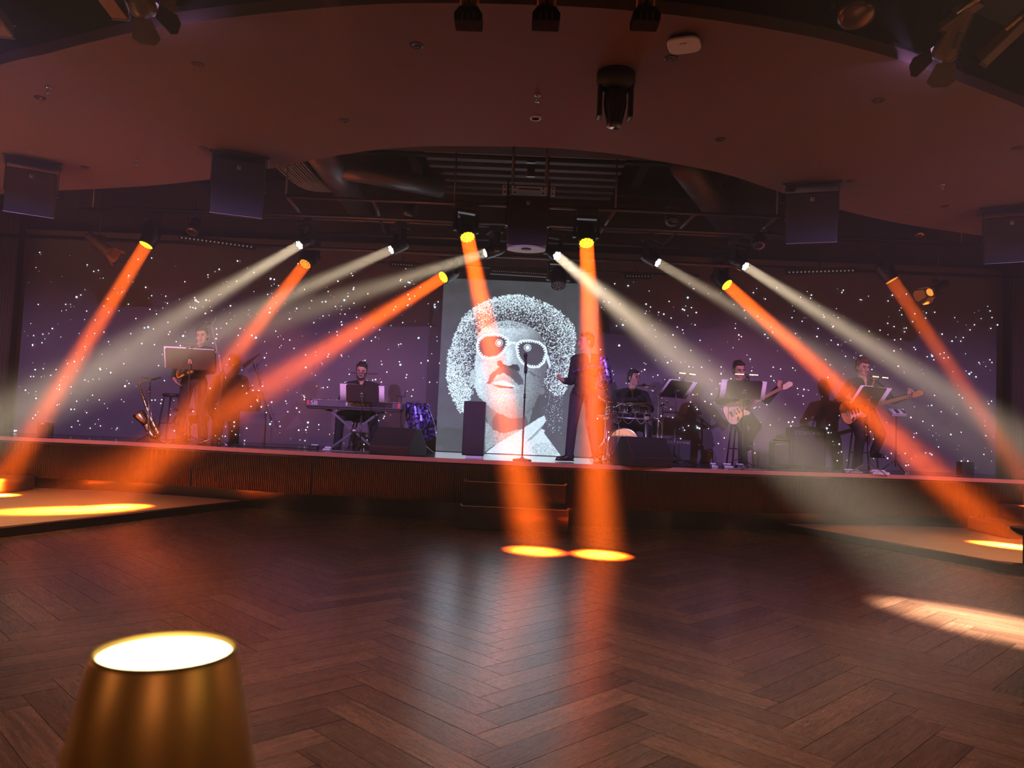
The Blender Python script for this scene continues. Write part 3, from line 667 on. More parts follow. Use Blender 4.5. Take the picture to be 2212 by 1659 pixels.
# long dark housings seen beside them
def long_fix(pa, pb, Y, w, label, cat='stage light', nm='spotlight_housing'):
    a, b = at(*pa, Y), at(*pb, Y + .25); t = thing(nm, label, cat, a); R = basis(b - a)
    g = G(); g.box((b - a) / 2, (w, w * .8, (b - a).length), R); g.build('housing', mat('olive_box', (.13, .085, .05), .5, .2), t, .01)
    g = G(); g.box((b - a) * 1.01, (w * 1.05, w * .85, .02), R); g.build('end_cap', M['black'], t)
    g = G(); g.cyl((b - a) * .12 + R @ V((w * .55, 0, -.06)), (b - a) * .12 + R @ V((w * .55, 0, .10)), .018); g.build('knob', M['brassold'], t)
long_fix((2225, 30), (2118, 132), 4.9, .10, 'long olive spotlight housing slanting in from the top right corner')
long_fix((2120, 2), (2035, 60), 4.8, .07, 'slim dark spotlight housing at the top right, left of the long olive one')
long_fix((225, -22), (262, 28), 4.9, .12, 'olive spotlight housing at the top left beside the lilac lamp')
long_fix((-25, 20), (14, 68), 4.6, .10, 'blurred dark spotlight housing at the top left corner')
t = thing('barn_flap', 'small brown barn-door flap hanging at the top left, right of the lilac lamp', 'flap', at(362, 4, 5.0)); g = G(); g.box((0, 0, 0), (.09, .005, .07), Matrix.Rotation(.6, 3, 'Y')); g.box((.03, .02, -.03), (.06, .005, .04), Matrix.Rotation(.3, 3, 'Y')); g.build('flap', mat('flap_brown', (.3, .13, .07), .6), t)
# orange side barn-door lamps
BR = at(2008, 632, 11.0); BL = at(238, 545, 11.0)
barn_light(BR, (-.9, -.35, -.5), 'small barn-door lamp glowing orange at the right in front of the star curtain', lens=M['led_amber'], sz=.9, rod=1.25, flap_m=mat('flap_tan', (.6, .4, .25), .5))
barn_light(BL, (.75, .5, -.62), 'small barn-door lamp glowing dim red-brown at the left beside the leftmost orange lamp', flap_m=mat('flap_red', (.55, .22, .12), .5), lens=M['led_amber'], sz=.9, rod=1.25)
spot('side_orange', BR + V((-.03, -.01, -.02)), (4.6, 10.6, 1.2), (1, .26, .05), 110, 42, .9, .04)
spot('side_orange', BL + V((.03, .01, -.03)), (-4.6, 11.2, 1.3), (1, .26, .08), 40, 38, .9, .04)
spot('face_light', (-4.6, 4.6, 3.85), (-4.3, 11.1, 2.25), (1, .22, .10), 950, 17, .6, .04)
spot('face_light', (3.9, 4.6, 3.6), (3.95, 11.3, 1.95), (1, .22, .12), 420, 23, .6, .04)
spot('face_light', (-1.2, 4.2, 3.95), (-2.3, 11.4, 1.9), (1, .24, .14), 420, 16, .6, .04)
for (px, py, lb) in [(885, 455, 'small unlit lamp hanging in the dark above the white lamps at left of centre'), (1452, 470, 'small unlit lamp hanging in the dark right of the centre speaker'), (1640, 520, 'small unlit lamp hanging near the right end of the pipe grid'), (420, 490, 'small unlit lamp hanging in the dark between the leftmost orange and white lamps'), (1985, 500, 'small unlit lamp hanging in the dark under the right ceiling edge')]:
    p = at(px, py, 10.3); t = thing('par_light', lb, 'stage light', p, 0, 'unlit lamps in the stage ceiling')
    g = G(); g.lathe([(.04, .14), (.075, .1), (.085, -.08), (.09, -.09)], (0, 0, 0), (.1, .5, .9), 18); g.build('housing', M['black'], t)
    g = G(); g.ell(-V((.1, .5, .9)).normalized() * .088, (.075, .075, .01), basis((.1, .5, .9)), 16, 6); g.build('lens', M['lens_off'], t)
    g = G(); g.cyl((0, 0, .1), (0, 0, max(gz - p.z, .2)), .01); g.box((-.1, 0, .05), (.012, .03, .2)); g.box((.1, 0, .05), (.012, .03, .2)); g.box((0, 0, .15), (.21, .03, .012)); g.build('hanger', M['darksteel'], t)

# ------------------------------------------------------------------ portrait screen
SY = 12.3
sx0, sx1 = at(950, 785, SY).x, at(1289, 800, SY).x; sz0, sz1 = STAGE + .01, at(1115, 607, SY).z
def portrait(X, Z):
    cx, cy = PA[0] * X + PA[1] * Z + PA[2], PB[0] * X + PB[1] * Z + PB[2]
    rs = np.random.RandomState(3)
    H_, W_ = X.shape
    up2 = lambda a: np.kron(a, np.ones((2, 2)))[:H_, :W_]
    n1 = .55 * up2(rs.rand(H_ // 2 + 1, W_ // 2 + 1)) + .45 * rs.rand(H_, W_); n1 = np.argsort(np.argsort(n1.ravel())).reshape(n1.shape) / n1.size; n2 = rs.rand(H_, W_)
    def blur(a, k):
        for _ in range(k): a = (a + np.roll(a, 1, 0) + np.roll(a, -1, 0) + np.roll(a, 1, 1) + np.roll(a, -1, 1)) / 5
        return a
    sm = blur(rs.rand(H_, W_), 60); sm = (sm - sm.min()) / (sm.max() - sm.min())
    jx = (blur(rs.rand(H_, W_), 3) - .5) * 60; jy = (blur(rs.rand(H_, W_), 3) - .5) * 60
    def poly(P, j=0.):
        x, y = cx + jx * j, cy + jy * j; m = np.zeros(x.shape, bool)
        for i in range(len(P)):
            (x0, y0), (x1, y1) = P[i], P[(i + 1) % len(P)]
            if y0 == y1: continue
            c = ((y0 > y) != (y1 > y)) & (x < (x1 - x0) * (y - y0) / (y1 - y0) + x0); m ^= c
        return m
    def ell(x0, y0, a, b, rot=0., j=0.):
        c_, s_ = math.cos(rot), math.sin(rot); x, y = cx + jx * j - x0, cy + jy * j - y0
        u, v = (x * c_ + y * s_) / a, (-x * s_ + y * c_) / b; return u * u + v * v
    L = .032 + .030 * (cy - 60) / 1500 + .02 * sm           # background grey
    # hair
    afro = poly([(285, 1200), (205, 1060), (165, 900), (185, 700), (240, 540), (300, 410), (400, 320), (520, 255), (690, 215), (840, 225), (990, 275), (1110, 350), (1225, 450), (1258, 560), (1245, 680), (1235, 820), (1190, 960), (1140, 1060), (1060, 1060), (980, 960), (900, 1100), (500, 1100), (400, 1000), (330, 1200)], 1.2)
    e = np.sqrt(ell(715, 690, 545, 480)); 
    dens = np.clip((e - .55) / .42, 0, 1) ** 1.3
    dens = np.where(cx > 900, dens * .62, dens)
    dots = n1 < (.20 + .50 * dens)
    Lh = np.where(dots, .40 + .60 * n2, .025 + .05 * dens)
    L = np.where(afro, Lh, L)
    sp = poly([(990, 1040), (1140, 1060), (1130, 1360), (1050, 1370), (990, 1250)], 1) & (n1 < .05); L = np.where(sp, .5 + .3 * n2, L)
    # neck and face
    neck = poly([(500, 1120), (900, 1120), (850, 1330), (780, 1400), (620, 1450), (540, 1360), (505, 1250)], .4)
    L = np.where(neck, .15 + .05 * n1, L)
    L = np.where(neck & (ell(700, 1290, 150, 120) < 1), .085, L)
    face = poly([(425, 560), (470, 500), (560, 450), (700, 425), (840, 465), (950, 545), (1005, 660), (1015, 800), (985, 930), (940, 1060), (880, 1180), (800, 1240), (700, 1245), (600, 1200), (510, 1130), (430, 1060), (400, 960), (405, 800), (420, 680)], .5)
    sh = .44 - .34 * np.clip((cx - 640) / 330, 0, 1) ** 1.2 + .17 * np.exp(-ell(720, 500, 200, 70)) + .22 * np.exp(-ell(450, 900, 60, 180)) - .14 * np.clip((cy - 1050) / 200, 0, 1) + .28 * np.exp(-ell(690, 720, 34, 90)) + .13 * np.exp(-ell(640, 1070, 110, 60)) + .16 * np.exp(-ell(700, 990, 60, 22))
    sh = np.clip(sh, .05, 1) * (.66 + .62 * n1)
    L = np.where(face, sh, L)
    hl = (ell(720, 430, 330, 70, 0, 2.2) < 1) & (cy < 500) & (n2 < .35); L = np.where(hl, .05, L)
    ear = ell(392, 900, 24, 62, .1, .4) < 1; L = np.where(ear, .5 * (.6 + .5 * n1), L)
    ear2 = ell(965, 1020, 26, 30) < 1; L = np.where(ear2, .14, L)
    # moustache, nose, lips
    L = np.where(poly([(592, 800), (598, 770), (625, 768), (650, 800), (690, 812), (720, 800), (765, 800), (785, 840), (780, 860), (735, 850), (690, 835), (640, 822), (615, 825)], .3), .035, L)
    mst = poly([(505, 960), (540, 880), (600, 830), (660, 815), (740, 840), (800, 900), (815, 960), (770, 975), (720, 920), (650, 870), (590, 890), (540, 960)], .5); L = np.where(mst, .05 + .05 * n1, L)
    lip = poly([(560, 940), (620, 895), (680, 915), (740, 950), (770, 975), (700, 965), (640, 935)], .2); L = np.where(lip, .33 * (.8 + .4 * n1), L)
    lip2 = poly([(555, 955), (640, 930), (700, 955), (755, 985), (700, 985), (620, 970)], .2); L = np.where(lip2, .62, L)
    L = np.where(poly([(540, 965), (620, 975), (740, 990), (720, 1000), (620, 995)], .2), .06, L)
    # clothes
    cloth = poly([(495, 1535), (600, 1450), (800, 1335), (930, 1250), (985, 1222), (1000, 1265), (960, 1330), (990, 1345), (985, 1370), (1060, 1470), (1135, 1570), (495, 1545)], .1)
    L = np.where(cloth, .62 * (.8 + .35 * n1), L)
    L = np.where(cloth & poly([(830, 1440), (985, 1290), (1000, 1300), (880, 1420)], .2), .3, L)
    cl2 = poly([(495, 1260), (560, 1340), (640, 1370), (800, 1335), (600, 1450), (495, 1520)], .4); L = np.where(cl2, .30 * (.6 + .8 * n1), L)
    L = np.where(cloth & (ell(1000, 1500, 120, 60) < 1) & (n2 < .3), .25, L)
    # glasses
    def gl(P, c, s):
        P = np.array(P, float); o = poly(P.tolist()); ins = poly(((P - c) * s + c).tolist()); ins2 = poly(((P - c) * (s + .085) + c).tolist()); return o, ins, ins2
    tg = np.arctan2
    for P, c, glint in (([(412, 640), (430, 590), (480, 550), (560, 541), (640, 552), (690, 585), (688, 640), (650, 705), (600, 745), (520, 758), (455, 738), (425, 700)], (555, 648), (610, 621)),
                        ([(745, 660), (752, 618), (800, 594), (870, 592), (950, 608), (1000, 650), (1015, 710), (990, 790), (940, 830), (870, 830), (800, 798), (760, 740)], (882, 708), (847, 660))):
        o, ins, ins2 = gl(P, np.array(c), .80)
        L = np.where(o, .72, L)
        ang = np.arctan2(cy - c[1], cx - c[0]); st = (np.sin(ang * 34) > -.1) & ins2 & ~ins
        L = np.where(ins2, .06, L); L = np.where(st, .95, L); L = np.where(ins, .045, L)
        d = np.sqrt((cx - glint[0]) ** 2 + (cy - glint[1]) ** 2); L = np.where(d < 17, .9, np.where((d > 24) & (d < 31), .55, L))
    L = np.where(poly([(690, 610), (745, 612), (745, 640), (720, 622), (690, 650)]), .72, L)
    L = np.where(poly([(1000, 700), (1025, 730), (1045, 820), (1030, 825), (1005, 760)]), .6, L)
    L = np.where(poly([(420, 745), (440, 780), (530, 775), (560, 762), (460, 760)]), .45, L)
    L = np.where(poly([(830, 835), (950, 900), (945, 925), (900, 900)], .2) & (n1 < .6), .06, L)
    out = np.ones(L.shape + (4,)); out[..., 0] = L * (.74 + .08 * (L < .15)); out[..., 1] = L * .93; out[..., 2] = L * 1.03
    return out
# picture layout: design units per metre on the screen's own plane
def _proj(x, z):
    v = _R.transposed() @ (V((x, SY, z)) - EYE); return (1106 + FPX * v.x / -v.z - 920) * 3.857, (829.5 - FPX * v.y / -v.z - 580) * 3.857
_o = _proj(0, 2); _x = _proj(1, 2); _z = _proj(0, 3)
PA = (_x[0] - _o[0], _z[0] - _o[0], _o[0] - 2 * (_z[0] - _o[0])); PB = (_x[1] - _o[1], _z[1] - _o[1], _o[1] - 2 * (_z[1] - _o[1]))
scr = thing('video_screen', 'tall screen showing a black and white portrait with afro and studded sunglasses', 'video screen', ((sx0 + sx1) / 2, SY, sz0))
nx, nz_ = 330, 400
xs = np.linspace(sx0, sx1, nx); zs = np.linspace(sz0, sz1, nz_); XX, ZZ = np.meshgrid(xs, zs)
col = portrait(XX, ZZ).reshape(-1, 4)
me = bpy.data.meshes.new('picture'); me.from_pydata([(x - (sx0 + sx1) / 2, -.002, z - sz0) for z in zs for x in xs], [], [(j * nx + i, j * nx + i + 1, (j + 1) * nx + i + 1, (j + 1) * nx + i) for j in range(nz_ - 1) for i in range(nx - 1)])
ca = me.color_attributes.new('picture', 'FLOAT_COLOR', 'POINT'); ca.data.foreach_set('color', col.ravel().tolist())
m = bpy.data.materials.new('screen_picture'); m.use_nodes = True; nt = m.node_tree; b = nt.nodes['Principled BSDF']; a_ = nt.nodes.new('ShaderNodeAttribute'); a_.attribute_name = 'picture'
nt.links.new(a_.outputs['Color'], b.inputs['Emission Color']); b.inputs['Emission Strength'].default_value = 1.65; b.inputs['Base Color'].default_value = (.03, .03, .035, 1); b.inputs['Roughness'].default_value = .5
m.cycles.emission_sampling = 'NONE'
me.materials.append(m); po = bpy.data.objects.new('picture', me); C.objects.link(po); po.parent = scr
g = G(); g.box((0, .04, (sz1 - sz0) / 2), (sx1 - sx0, .07, sz1 - sz0)); g.build('panel', M['black'], scr)
# light the screen throws on the stage
al = bpy.data.lights.new('screen_light', 'AREA'); al.shape = 'RECTANGLE'; al.size = sx1 - sx0; al.size_y = sz1 - sz0; al.energy = 14; al.color = (.78, .88, 1)
ao = bpy.data.objects.new('screen_light', al); C.objects.link(ao); aim(ao, ((sx0 + sx1) / 2, SY - .03, (sz0 + sz1) / 2), ((sx0 + sx1) / 2, 5, (sz0 + sz1) / 2)); ao.visible_glossy = True
# ------------------------------------------------------------------ people
def hand(g, wr, d, n, side, curl=.5, spread=1.):
    d = V(d).normalized(); n = V(n); n = (n - d * n.dot(d)).normalized(); t = d.cross(n) * side
    wr = V(wr); R = Matrix((t, n, d)).transposed()
    g.cap(wr - d * .02, wr + d * .03, .026, .028); g.ell(wr + d * .055, (.041, .017, .05), R)
    for k, (o, ln) in enumerate(((.031, .068), (.010, .078), (-.011, .073), (-.031, .058))):
        p = wr + d * .088 + t * o; a = curl * (.7 + .12 * k); q_ = p + (d * math.cos(a) + n * math.sin(a) + t * o * 2.2 * spread) * ln * .55
        a2 = a + curl * 1.1; r = q_ + (d * math.cos(a2) + n * math.sin(a2)) * ln * .5
        g.cap(p - d * .015, q_, .0098, .009, 8); g.cap(q_, r, .009, .0078, 8)
    p = wr + d * .022 + t * .028; q_ = p + (d * .62 + t * .62 + n * .35) * .05; g.cap(p, q_, .013, .0105, 8); g.cap(q_, q_ + (d * .85 + t * .15 + n * .45) * .032, .0105, .009, 8)
def torso(g, P, e, top=True):
    pel, neck = V(P['pel']), V(P['neck']); up = (neck - pel).normalized(); L = (neck - pel).length
    x = V(P['sh']['b']) - V(P['sh']['a']); x = (x - up * x.dot(up)).normalized(); y = up.cross(x); R = Matrix((x, y, up)).transposed(); w = P.get('w', 1)
    g.ell(pel + up * .01, ((.165 + e) * w, .115 + e, .12 + e), R)
    if top:
        g.ell(pel + up * L * .33, ((.145 + e) * w, .108 + e + P.get('belly', 0), .15 + e), R); g.ell(pel + up * L * .64, ((.172 + e) * w, .118 + e, .17 + e), R)
        g.ell(pel + up * L * .84, ((.17 + e) * w, .095 + e, .09 + e), R)
        for s in 'ab':
            g.cap(neck - up * .02, P['sh'][s], .05 + e, .052 + e)
def person(label, loc, rz, P, hair='dark', shirt='shirt', trousers='trousers', sleeve=1., beard=False, glasses=False, jacket=False, curly=False):
    t = thing('person', label, 'person', loc, rz)
    P.setdefault('hip', {'a': V(P['pel']) + V((-.095, 0, -.03)), 'b': V(P['pel']) + V((.095, 0, -.03))})
    g = G(); torso(g, P, 0)
    neck, head = V(P['neck']), V(P['head'])
    yaw, pit, rol = [math.radians(a) for a in P.get('hr', (0, 0, 0))]
    Rh = Matrix.Rotation(yaw, 3, 'Z') @ Matrix.Rotation(rol, 3, 'Y') @ Matrix.Rotation(pit, 3, 'X'); H = lambda *p: head + Rh @ V(p)
    g.cap(neck - V((0, 0, .05)), H(0, .02, -.05), .062, .054)
    g.ell(H(0, .012, .025), (.077, .093, .10), Rh); g.ell(H(0, -.018, -.05), (.060, .068, .072), Rh); g.ell(H(0, -.062, -.092), (.028, .024, .022), Rh)
    g.cap(H(0, -.084, .012), H(0, -.108, -.026), .010, .0155); g.ell(H(-.015, -.094, -.03), .010); g.ell(H(.015, -.094, -.03), .010)
    g.cap(H(-.038, -.078, .032), H(.038, -.078, .032), .014); g.ell(H(-.040, -.058, -.022), (.026, .026, .024), Rh); g.ell(H(.040, -.058, -.022), (.026, .026, .024), Rh)
    for k in (-1, 1): g.ell(H(k * .078, .012, -.006), (.011, .021, .031), Rh)
    cx_ = V(P['sh']['b']) - V(P['sh']['a']); Rc = Matrix.Rotation(math.atan2(cx_.y, cx_.x), 3, 'Z')
    for s in 'ab':
        sg = -1 if s == 'a' else 1
        sh, el, wr = V(P['sh'][s]), V(P['el'][s]), V(P['wr'][s]); g.cap(sh, el, .050, .040); g.cap(el, wr, .041, .027)
        hd, hn, cu = P['hand'][s]; hand(g, wr, hd, hn, -sg, cu)
        hp, kn, an = V(P['hip'][s]), V(P['kn'][s]), V(P['an'][s]); g.cap(hp, kn, .082, .056); g.cap(kn, an, .056, .038)
        tv = V(P['toe'][s]).normalized(); g.cap(an + V((0, 0, -.03)), an + tv * .12 + V((0, 0, -.045)), .036, .026)
    g.cap(neck + Rc @ V((0, -.062, -.01)), neck + Rc @ V((0, -.118, -.135)), .034, .006)
    link('body', remesh(g, .0062, 3), M['skin'], t)
    # clothes
    g = G(); torso(g, P, .014)
    for s in 'ab':
        sh, el, wr = V(P['sh'][s]), V(P['el'][s]), V(P['wr'][s]); g.cap(sh, el, .066, .054)
        e2 = el.lerp(wr, min(sleeve, 1) * .92) if sleeve > 0 else el.lerp(sh, .2)
        g.cap(el, e2, .055, .044 if sleeve >= 1 else .05)
    for s, k in (('a', -1), ('b', 1)): g.tube([neck + Rc @ V((k * .05, .04, .01)), neck + Rc @ V((k * .062, -.03, .0)), neck + Rc @ V((k * .045, -.095, -.045)), neck + Rc @ V((k * .016, -.128, -.125))], [.014, .018, .016, .007], 8, 4)
    link('shirt', remesh(g, .0085, 2), M[shirt], t)
    g = G(); torso(g, P, .011, False)
    for s in 'ab':
        hp, kn, an = V(P['hip'][s]), V(P['kn'][s]), V(P['an'][s]); g.cap(hp, kn, .098, .072); g.cap(kn, an + (an - kn).normalized() * .015, .071, .06)
    link('trousers', remesh(g, .0095, 2), M[trousers], t)
    for s in 'ab':
        an = V(P['an'][s]); tv = V(P['toe'][s]).normalized(); tv.z = min(tv.z, .1); R = basis(tv)
        g = G(); g.cap(an + V((0, 0, -.02)) - tv * .03, an + tv * .05 + V((0, 0, -.03)), .048, .045); g.cap(an + tv * .03 + V((0, 0, -.04)), an + tv * .17 + V((0, 0, -.05)), .043, .032)
        g.box(an + tv * .065 + V((0, 0, -.072)), (.075, .014, .27), basis(tv, V((0, 0, 1)))); link('shoe', remesh(g, .007, 2), M['shoe'], t)
    hm = M['hair'] if hair == 'dark' else M['hairbrown']
    g = G(); g.ell(H(0, .030, .050), (.085, .092, .088), Rh); g.ell(H(0, .052, -.005), (.080, .068, .085), Rh); g.ell(H(0, -.028, .100), (.060, .052, .030), Rh)
    rr = random.Random(len(label))
    for k in range(60 if curly else 34):
        a = rr.uniform(0, 2 * PI); e = rr.uniform(.25, 1.5); p = (math.cos(a) * math.cos(e) * .083, .026 + math.sin(a) * math.cos(e) * .092 + (-.01 if curly else 0), .05 + math.sin(e) * .088)
        if p[1] < -.05 and p[2] < .085: continue
        r_ = rr.uniform(.014, .026) * (1.25 if curly else .8); g.ell(H(*p), (r_, r_, r_ * (1 if curly else .6)), Rh, 8, 6)
    for k in (-1, 1): g.cap(H(k * .074, -.012, .04), H(k * .077, -.008, -.01), .012, .008)
    link('hair', remesh(g, .006, 1), hm, t)
    for k in (-1, 1):
        e = H(k * .031, -.082, .008); g = G(); g.ell(e, (.0125, .010, .0062), Rh, 12, 8); g.mi = 1; g.ell(e + Rh @ V((0, -.0075, -.001)), (.0055, .004, .0055), Rh, 10, 6); g.build('eye', [M['eyewhite'], M['pupil']], t)
        g = G(); g.tube([H(k * .014, -.094, .028), H(k * .032, -.093, .034), H(k * .052, -.080, .028)], [.004, .0055, .003], 8, 3); g.build('eyebrow', hm, t)
    g = G(); g.tube([H(-.025, -.080, -.058), H(-.010, -.089, -.055), H(0, -.090, -.057), H(.010, -.089, -.055), H(.025, -.080, -.058)], [.003, .006, .0065, .006, .003], 8, 3)
    g.tube([H(-.020, -.081, -.064), H(0, -.089, -.068), H(.020, -.081, -.064)], [.003, .0075, .003], 8, 3); g.build('lips', M['lips'], t)
    if beard:
        g = G(); g.tube([H(-.06, -.02, -.045), H(-.045, -.055, -.09), H(0, -.080, -.106), H(.045, -.055, -.09), H(.06, -.02, -.045)], [.010, .018, .020, .018, .010], 10, 3); g.tube([H(-.028, -.080, -.062), H(0, -.094, -.046), H(.028, -.080, -.062)], [.004, .006, .004], 8, 3); g.build('beard', hm, t)
    if glasses:
        g = G()
        for k in (-1, 1):
            pts = [H(k * .031 + .021 * math.cos(a), -.101, .006 + .016 * math.sin(a)) for a in [2 * PI * i / 14 for i in range(15)]]; g.tube(pts, .0018, 6); g.tube([H(k * .052, -.10, .008), H(k * .078, .0, .008)], .0016, 6)
        g.tube([H(-.010, -.101, .008), H(.010, -.101, .008)], .0016, 6); g.build('glasses', M['black'], t)
    if jacket:
        g = G(); up = V((0, 0, 1))
        sh, el, wr = V(P['sh']['b']), V(P['el']['b']), V(P['wr']['b']); g.cap(sh + V((.01, 0, .01)), el, .085, .075); g.cap(el, el.lerp(wr, .3), .075, .07)
        for k in range(26):
            f = rr.random(); p = sh.lerp(el, f) + V((rr.uniform(.02, .07), rr.uniform(-.06, .04), rr.uniform(-.03, .03))); g.cap(p, p + V((rr.uniform(.01, .04), -.01, -rr.uniform(.03, .08))), .012, .006, 8)
        link('sequin_sleeve', remesh(g, .008, 1), M['sequin'], t)
        g = G(); c0 = V(P['neck']); g.tube([c0 + V((-.20, -.10, -.24)), c0 + V((-.08, -.155, -.21)), c0 + V((.08, -.155, -.17)), c0 + V((.20, -.10, -.16))], [.018, .028, .03, .024], 12, 4); link('sequin_band', remesh(g, .008, 1), M['sequin'], t)
    return t
def atstage(px, py, Y): p = at(px, py, Y); return (p.x, Y, STAGE)
D0, FW = (0, 0, -1), (0, -1, 0)
SAX = atstage(418, 850, 11.15)
person('person in black shirt standing behind the left music stand playing saxophone', SAX, 0, dict(
    pel=(0, 0, .91), neck=(.045, -.01, 1.40), head=(.085, -.04, 1.565), hr=(6, 10, -9),
    sh={'a': (-.135, 0, 1.35), 'b': (.215, 0, 1.34)}, el={'a': (-.27, .0, 1.08), 'b': (.29, -.08, 1.07)}, wr={'a': (-.21, -.20, .93), 'b': (.10, -.25, 1.02)},
    hand={'a': ((.55, -.15, -.75), (.6, .3, .4), .35), 'b': ((-.8, -.2, -.1), (0, 1, 0), .8)},
    kn={'a': (-.12, -.05, .50), 'b': (.13, -.03, .50)}, an={'a': (-.13, .02, .085), 'b': (.16, .05, .085)}, toe={'a': (-.3, -1, 0), 'b': (.35, -1, 0)}))
KEY = atstage(786, 850, 11.55)
person('person in black shirt with short beard seated behind the keyboard', KEY, 0, dict(
    pel=(0, 0, .55), neck=(-.01, -.10, 1.01), head=(-.02, -.15, 1.17), hr=(4, 14, 3), w=1.12, belly=.02,
    sh={'a': (-.215, -.09, .95), 'b': (.205, -.09, .94)}, el={'a': (-.29, -.20, .72), 'b': (.29, -.20, .72)}, wr={'a': (-.20, -.42, .785), 'b': (.20, -.42, .785)},
    hand={'a': ((.15, -1, -.15), D0, .6), 'b': ((-.15, -1, -.15), D0, .6)},
    kn={'a': (-.24, -.42, .50), 'b': (.24, -.42, .50)}, an={'a': (-.27, -.36, .085), 'b': (.25, -.25, .085)}, toe={'a': (-.2, -1, 0), 'b': (.2, -1, 0)}), beard=True, sleeve=1)
SNG = atstage(1266, 850, 10.45)
person('person in black with blue sequins standing beside the portrait screen, facing left', SNG, 0, dict(
    pel=(-.03, 0, .93), neck=(.0, 0, 1.455), head=(-.03, -.02, 1.63), hr=(-72, 2, 0),
    sh={'a': (-.165, -.05, 1.39), 'b': (.20, .04, 1.40)}, el={'a': (-.215, .03, 1.09), 'b': (.28, .03, 1.13)}, wr={'a': (-.32, -.17, 1.08), 'b': (.19, -.20, 1.02)},
    hand={'a': ((-.75, -.35, .25), (.2, -.2, .9), 1.25), 'b': ((-.7, -.5, .1), (0, 0, 1), 1.0)},
    kn={'a': (-.175, -.06, .50), 'b': (.09, .0, .50)}, an={'a': (-.20, -.02, .09), 'b': (.18, .08, .09)}, toe={'a': (-.9, -.45, 0), 'b': (.2, -1, 0)}), jacket=True, trousers='denim')
DRM = atstage(1360, 850, 12.0)
person('person with dark hair and headset seated behind the drums, looking right', DRM, 0, dict(
    pel=(0, 0, .60), neck=(.02, -.05, 1.10), head=(.05, -.07, 1.275), hr=(38, 4, 0), w=1.15,
    sh={'a': (-.22, -.04, 1.02), 'b': (.24, -.03, 1.02)}, el={'a': (-.30, -.12, .80), 'b': (.32, -.10, .80)}, wr={'a': (-.04, -.33, .86), 'b': (.10, -.34, .85)},
    hand={'a': ((.9, -.4, 0), D0, 1.1), 'b': ((-.5, -.7, .1), D0, 1.1)},
    kn={'a': (-.25, -.28, .50), 'b': (.25, -.28, .50)}, an={'a': (-.28, -.20, .085), 'b': (.28, -.20, .085)}, toe={'a': (-.3, -1, 0), 'b': (.3, -1, 0)}), sleeve=.35)
GTA = atstage(1598, 850, 11.35)
person('person with receding dark hair seated playing the cream guitar', GTA, 0, dict(
    pel=(0, .0, .78), neck=(-.03, -.04, 1.26), head=(-.045, -.09, 1.415), hr=(8, 18, -4),
    sh={'a': (-.215, -.03, 1.19), 'b': (.165, -.03, 1.19)}, el={'a': (-.31, -.04, .95), 'b': (.35, -.16, .98)}, wr={'a': (-.12, -.28, .925), 'b': (.46, -.31, 1.16)},
    hand={'a': ((.8, -.1, -.35), (0, .9, -.3), .6), 'b': ((.25, .0, .9), (-.2, .9, 0), 1.0)},
    kn={'a': (-.04, -.33, .52), 'b': (.16, -.33, .60)}, an={'a': (-.015, -.26, .085), 'b': (.055, -.16, .32)}, toe={'a': (-.1, -1, 0), 'b': (.2, -1, 0)}))
GTB = atstage(1866, 850, 11.3)
person('person with curly brown hair playing the tan guitar at the right end', GTB, 0, dict(
    pel=(0, .0, .86), neck=(-.035, -.03, 1.36), head=(-.055, -.07, 1.525), hr=(14, 12, -3),
    sh={'a': (-.215, -.02, 1.29), 'b': (.16, -.02, 1.29)}, el={'a': (-.35, .0, 1.05), 'b': (.37, -.14, 1.05)}, wr={'a': (-.24, -.27, .96), 'b': (.50, -.30, 1.12)},
    hand={'a': ((.85, -.1, -.2), (0, .9, -.3), .6), 'b': ((.35, .0, .8), (-.2, .9, 0), .9)},
    kn={'a': (-.13, -.20, .50), 'b': (.14, -.26, .56)}, an={'a': (-.14, -.10, .085), 'b': (.10, -.14, .30)}, toe={'a': (-.2, -1, 0), 'b': (.2, -1, 0)}), hair='brown', curly=True)

# ------------------------------------------------------------------ instruments and stands
def sax(name, label, pts, rad, bell, keyside, m, parent_loc, strap=False):
    t = thing(name, label, 'saxophone', parent_loc); o = V(parent_loc)
    P = [V(p) - o for p in pts]
    g = G(); g.tube(P, rad, 14, 6); g.build('body_tube', m, t)
    b0, b1 = [V(p) - o for p in bell[:2]]; g = G(); d = (b1 - b0).normalized(); L = (b1 - b0).length; R0, R1 = bell[2], bell[3]
    g.lathe([(R0, 0), (R0 * 1.15, L * .4), (R0 * 1.6, L * .75), (R1 * .86, L * .94), (R1, L), (R1 * .96, L * .99), (R0 * 1.4, L * .72), (R0 * .9, L * .3)], b0, d, 24); g.build('bell', m, t)
    g = G(); n = len(P); ks = V(keyside)
    for k in range(11):
        f = .22 + .055 * k; i = f * (n - 1); a = P[int(i)].lerp(P[min(int(i) + 1, n - 1)], i - int(i)); r = rad[int(i)]
        g.cyl(a + ks * (r + .001), a + ks * (r + .011), .006 + r * .38, None, 12)
    g.build('key_cups', M['brass'] if m == M['brassold'] else m, t)
    g = G()
    for s in (-1, 1):
        off = ks * .9 * rad[n // 2] + (P[n // 2] - P[n // 2 - 1]).normalized().cross(ks) * s * rad[n // 2] * .9; g.tube([P[2] + off, P[n // 2] + off, P[n - 3] + off], .003, 6)
    g.build('key_rods', M['chrome'], t)
    d = (P[0] - P[1]).normalized(); g = G(); g.cyl(P[0] - d * .01, P[0] + d * .07, rad[0] * 1.25, rad[0] * .9); g.build('mouthpiece', M['black'], t)
    return t
A_ = lambda px, py, Y=10.95: at(px, py, Y)
sp = (A_(330, 950).x, 10.95, STAGE)
